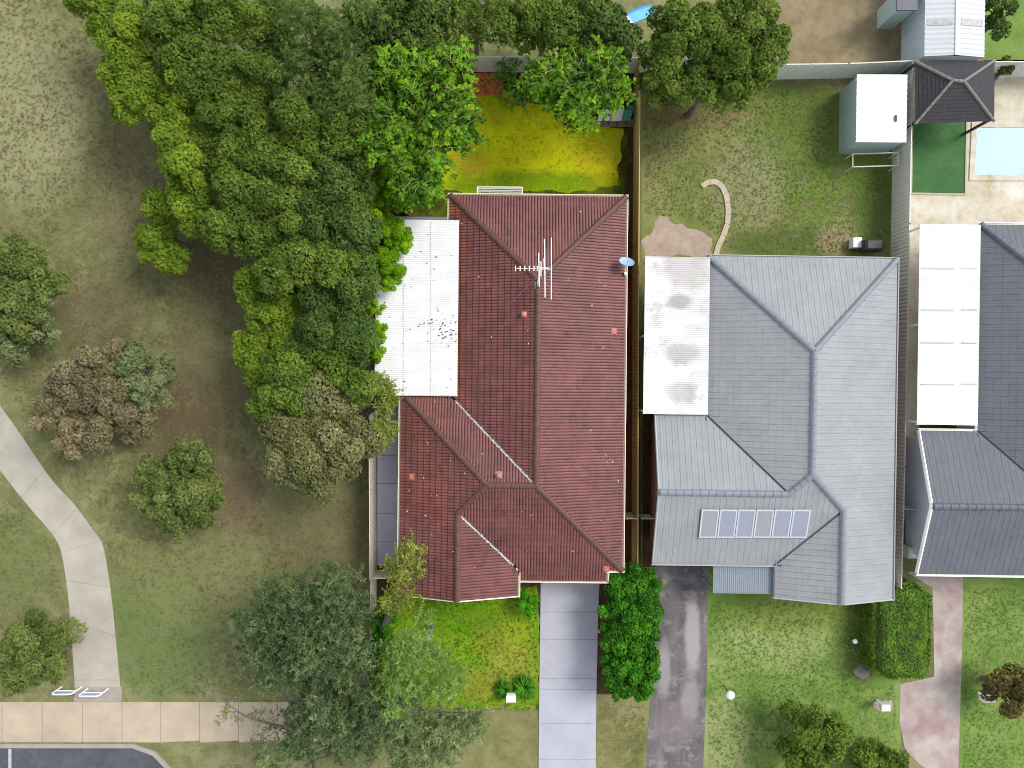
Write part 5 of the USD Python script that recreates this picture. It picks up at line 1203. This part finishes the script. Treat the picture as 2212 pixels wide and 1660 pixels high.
def hedge(name, label, blobs_poly, z, col, seed, L, W, cover, cat='hedge', rough=.18):
    """A clipped or bushy hedge: leaves over the top and the sides of a rounded block."""
    rng = np.random.default_rng(seed); t = thing(name, label, cat)
    pg = Polygon(blobs_poly); x0, y0, x1, y1 = pg.bounds
    n = int((x1-x0)*(y1-y0)*cover/(L*W*.5)); xy = rng.uniform((x0, y0), (x1, y1), (n, 2)); xy = xy[shapely.contains_xy(pg, xy)]
    db = shapely.distance(shapely.points(xy), pg.exterior)
    zt = z*(1 - .45*np.exp(-db/.22)) + rough*2*(meshkit.fbm(np.c_[xy*1.6, np.zeros(len(xy))], 4, seed) - .5)*1.6
    p1 = np.c_[xy, zt - .22*rng.random(len(xy))**2]
    n1 = unit(np.c_[rng.normal(0, .25, (len(xy), 2)), np.ones(len(xy))])
    per = pg.exterior; m_ = int(per.length*z*cover/(L*W*.5)); s_ = rng.uniform(0, per.length, m_)
    q = np.array([per.interpolate(s).coords[0] for s in s_[:20000]]); cc = np.array(pg.centroid.coords[0]); dd = unit(q - cc)
    p2 = np.c_[q + dd*rng.normal(0, .07, (len(q), 1)), rng.uniform(.05, z*.8, len(q))]; n2 = np.c_[dd, np.full(len(q), .4)]
    p, nn = np.vstack([p1, p2]), np.vstack([n1, n2])
    v, f = leaf_quads(p, nn, L, W, rng, .55)
    clump = meshkit.fbm(p*2.6, 3, seed + 2)
    x = .45 + (clump - .5)*1.5 + rng.normal(0, .17, len(p))
    mesh('foliage', v, f, M['leaf'], t, tint=np.repeat(pal(*G[col], x), 4, 0), kind='stuff')
    core = pg.buffer(-.25)
    MB().prism(core, 0, z*.6).out('branches', M['bark'], t)
    return t
tree('hedge', 'tall leafy green hedge along the right side of the pale driveway', 'clumpy', 'hedge', 2.2, [(1336, 1258, 44), (1392, 1262, 42), (1332, 1315, 48), (1390, 1325, 50), (1330, 1375, 48), (1388, 1385, 48), (1334, 1440, 48), (1384, 1445, 46), (1340, 1482, 32), (1378, 1482, 28), (1366, 1236, 28), (1362, 1290, 50), (1360, 1350, 50), (1360, 1410, 50), (1360, 1460, 46)], 501, L=.20, W=.105, cover=2.2, lob=1.15, flat=.25, limbs=10, r0=.06, cat='hedge')
hedge('hedge', 'clipped box hedge left of the pinkish driveway', PX([(1892, 1268), (1985, 1268), (2014, 1290), (2012, 1440), (2000, 1466), (1925, 1468), (1893, 1450)], 1.5), 1.75, 'box', 502, .12, .07, 2.4, rough=.1)

# strappy plants beside the letterbox
def strappy(label, u, v, R_, n, seed):
    rng = np.random.default_rng(seed); c = P(u, v, 0); t = thing('strappy_plant', label, 'plant', 'strappy plants by the letterbox', loc=c)
    vs, fs, ts, k = [], [], [], 0
    for i in range(n):
        a = rng.uniform(0, 2*PI); l = R_*rng.uniform(.65, 1.15); w = .035*rng.uniform(.8, 1.3); d = np.array([math.cos(a), math.sin(a), 0]); s = np.array([-d[1], d[0], 0]); up_ = rng.uniform(.35, .9)
        q = np.linspace(0, 1, 6)
        mid = np.array([d*(l*x) + [0, 0, up_*(1.7*x - 1.45*x*x) + .03] for x in q])
        ww = w*np.array([.6, 1, 1, .85, .5, .02])
        vv = np.stack([mid - s*ww[:, None], mid + [0, 0, -.012], mid + s*ww[:, None]], 1).reshape(-1, 3)
        for r in range(5):
            for h in range(2): o = k + r*3 + h; fs.append((o, o+1, o+4, o+3))
        vs.append(vv); ts.append(np.repeat([pal(*G['hedge'], np.array([rng.uniform(.1, .9)]))[0]], 18, 0)); k += 18
    mesh('leaves', np.vstack(vs), np.array(fs), M['leaf'], t, tint=np.vstack(ts), kind='stuff')
strappy('dark green strappy plant at the left of the white letterbox', 1090, 1486, .55, 120, 61)
strappy('larger bright strappy plant touching the driveway edge right of the white letterbox', 1132, 1482, .72, 150, 62)

# ================================================================ GRASS BLADES
def grass(name, label, polys, per_m2, h, tints, seed, avoid=(), clump=0.0, wid=.012, gain=1.4):
    """Tufts of blades over the polygons, as one instancer with a few tuft shapes."""
    rng = np.random.default_rng(seed)
    pi = UsdGeom.PointInstancer.Define(stage, fresh('/World', name)); path = str(pi.GetPath())
    tag(pi.GetPrim(), label, 'grass', kind='stuff')
    protos = []
    for k, c in enumerate(tints):
        vs, fs, n = [], [], 0
        for b in range(9):
            a = rng.uniform(0, 2*PI); d = np.array([math.cos(a), math.sin(a), 0]); s = np.array([-d[1], d[0], 0]); o = np.array([*rng.normal(0, .03, 2), 0])
            hh = h*rng.uniform(.5, 1.1); out = hh*rng.uniform(.6, 1.7)
            w = wid*rng.uniform(.7, 1.4)
            vs += [o - s*w, o + s*w, o + d*out*.5 + s*w*.8 + [0, 0, hh*.75], o + d*out*.5 - s*w*.8 + [0, 0, hh*.75], o + d*out + [0, 0, hh*.9]]
            fs += [(n, n+1, n+2), (n, n+2, n+3), (n+3, n+2, n+4)]; n += 5
        protos.append(mesh('tuft', np.array(vs), np.array(fs), M['leaf'], path, tint=np.minimum(np.array(c)*gain, .85)))
    pg = shapely.union_all([Polygon(p) for p in polys])
    for a in avoid: pg = pg.difference(a)
    x0, y0, x1, y1 = pg.bounds
    n = int((x1-x0)*(y1-y0)*per_m2); xy = rng.uniform((x0, y0), (x1, y1), (n, 2)); xy = xy[shapely.contains_xy(pg, xy)]
    f = meshkit.fbm(np.c_[xy*.9, np.zeros(len(xy))], 4, seed)
    if clump: keep = rng.random(len(xy)) < np.clip((f - .5 + clump*.2)/.3, .1, 1); xy, f = xy[keep], f[keep]
    n = len(xy)
    f2 = meshkit.fbm(np.c_[xy*.55 + 40, np.zeros(n)], 4, seed + 3)
    idx = np.clip(((f2 - .5)*2.6 + .5 + rng.normal(0, .45, n))*len(tints), 0, len(tints)-1).astype(np.int32)
    pi.CreatePrototypesRel().SetTargets([Sdf.Path(p) for p in protos])
    pi.CreateProtoIndicesAttr(Vt.IntArray.FromNumpy(idx))
    pi.CreatePositionsAttr(Vt.Vec3fArray.FromNumpy(np.c_[xy, np.full(n, .006)].astype(np.float32)))
    a = rng.uniform(0, PI, n)
    q = np.zeros((n, 4)); q[:, 0], q[:, 3] = np.cos(a), np.sin(a)
    pi.CreateOrientationsAttr(Vt.QuathArray([Gf.Quath(float(w), 0, 0, float(z)) for w, _, _, z in q]))
    sc = rng.uniform(.6, 1.3, n)
    pi.CreateScalesAttr(Vt.Vec3fArray.FromNumpy(np.repeat(sc[:, None], 3, 1).astype(np.float32)))
grass('lawn_grass', 'short yellow-green grass blades of the rear lawn', [PX([(990, 212), (1088, 200), (1120, 228), (1200, 228), (1290, 266), (1338, 285), (1340, 400), (1240, 414), (1000, 418), (900, 440), (890, 380), (905, 340), (940, 260)])], 35, .04,
      [(.22, .36, .004), (.32, .43, .004), (.42, .47, .006), (.48, .47, .01), (.48, .40, .02)], 71)
grass('front_grass', 'short green grass blades of the front lawn', [PX([(835, 1305), (1158, 1268), (1162, 1340), (1162, 1535), (1000, 1534), (800, 1520)])], 60, .04,
      [(.055, .125, .004), (.08, .16, .005), (.11, .19, .006), (.145, .205, .01), (.19, .195, .025)], 72, gain=1.3)
grass('neighbour_grass', 'short grass blades of the neighbouring front lawns', [PX([(1536, 1300), (1885, 1300), (1885, 1480), (1935, 1480), (1940, 1700), (1528, 1700)]), PX([(2086, 1270), (2300, 1270), (2300, 1720), (2080, 1720)])], 55, .035,
      [(.09, .16, .03), (.13, .205, .04), (.17, .24, .06), (.25, .28, .10)], 73, gain=1.3)
grass('neighbour_rear_grass', 'short patchy grass blades of the neighbouring rear lawn', [PX([(1392, 215), (1640, 200), (1800, 195), (1800, 350), (1920, 370), (1915, 545), (1590, 545), (1500, 470), (1392, 465)])], 60, .035,
      [(.11, .16, .03), (.145, .185, .045), (.18, .20, .065), (.23, .215, .10)], 74, gain=1.25)
grass('verge_grass', 'dry grass blades of the strip between the driveways', [PX([(1294, 1518), (1392, 1518), (1388, 1700), (1292, 1700)])], 50, .045, [(.15, .15, .05), (.19, .18, .07), (.24, .21, .11)], 76)
grass('park_grass', 'dry tussocky grass of the park', [PX([(-60, -60), (330, -60), (560, 600), (800, 1000), (800, 1500), (275, 1500), (250, 1250), (225, 1150), (60, 900), (-60, 760)]), PX([(-60, 960), (0, 1025), (105, 1160), (140, 1290), (150, 1470), (-60, 1500)])], 34, .045,
      [(.14, .12, .055), (.15, .15, .06), (.165, .175, .065), (.195, .195, .085), (.22, .205, .11)], 75, wid=.012, gain=1.22)
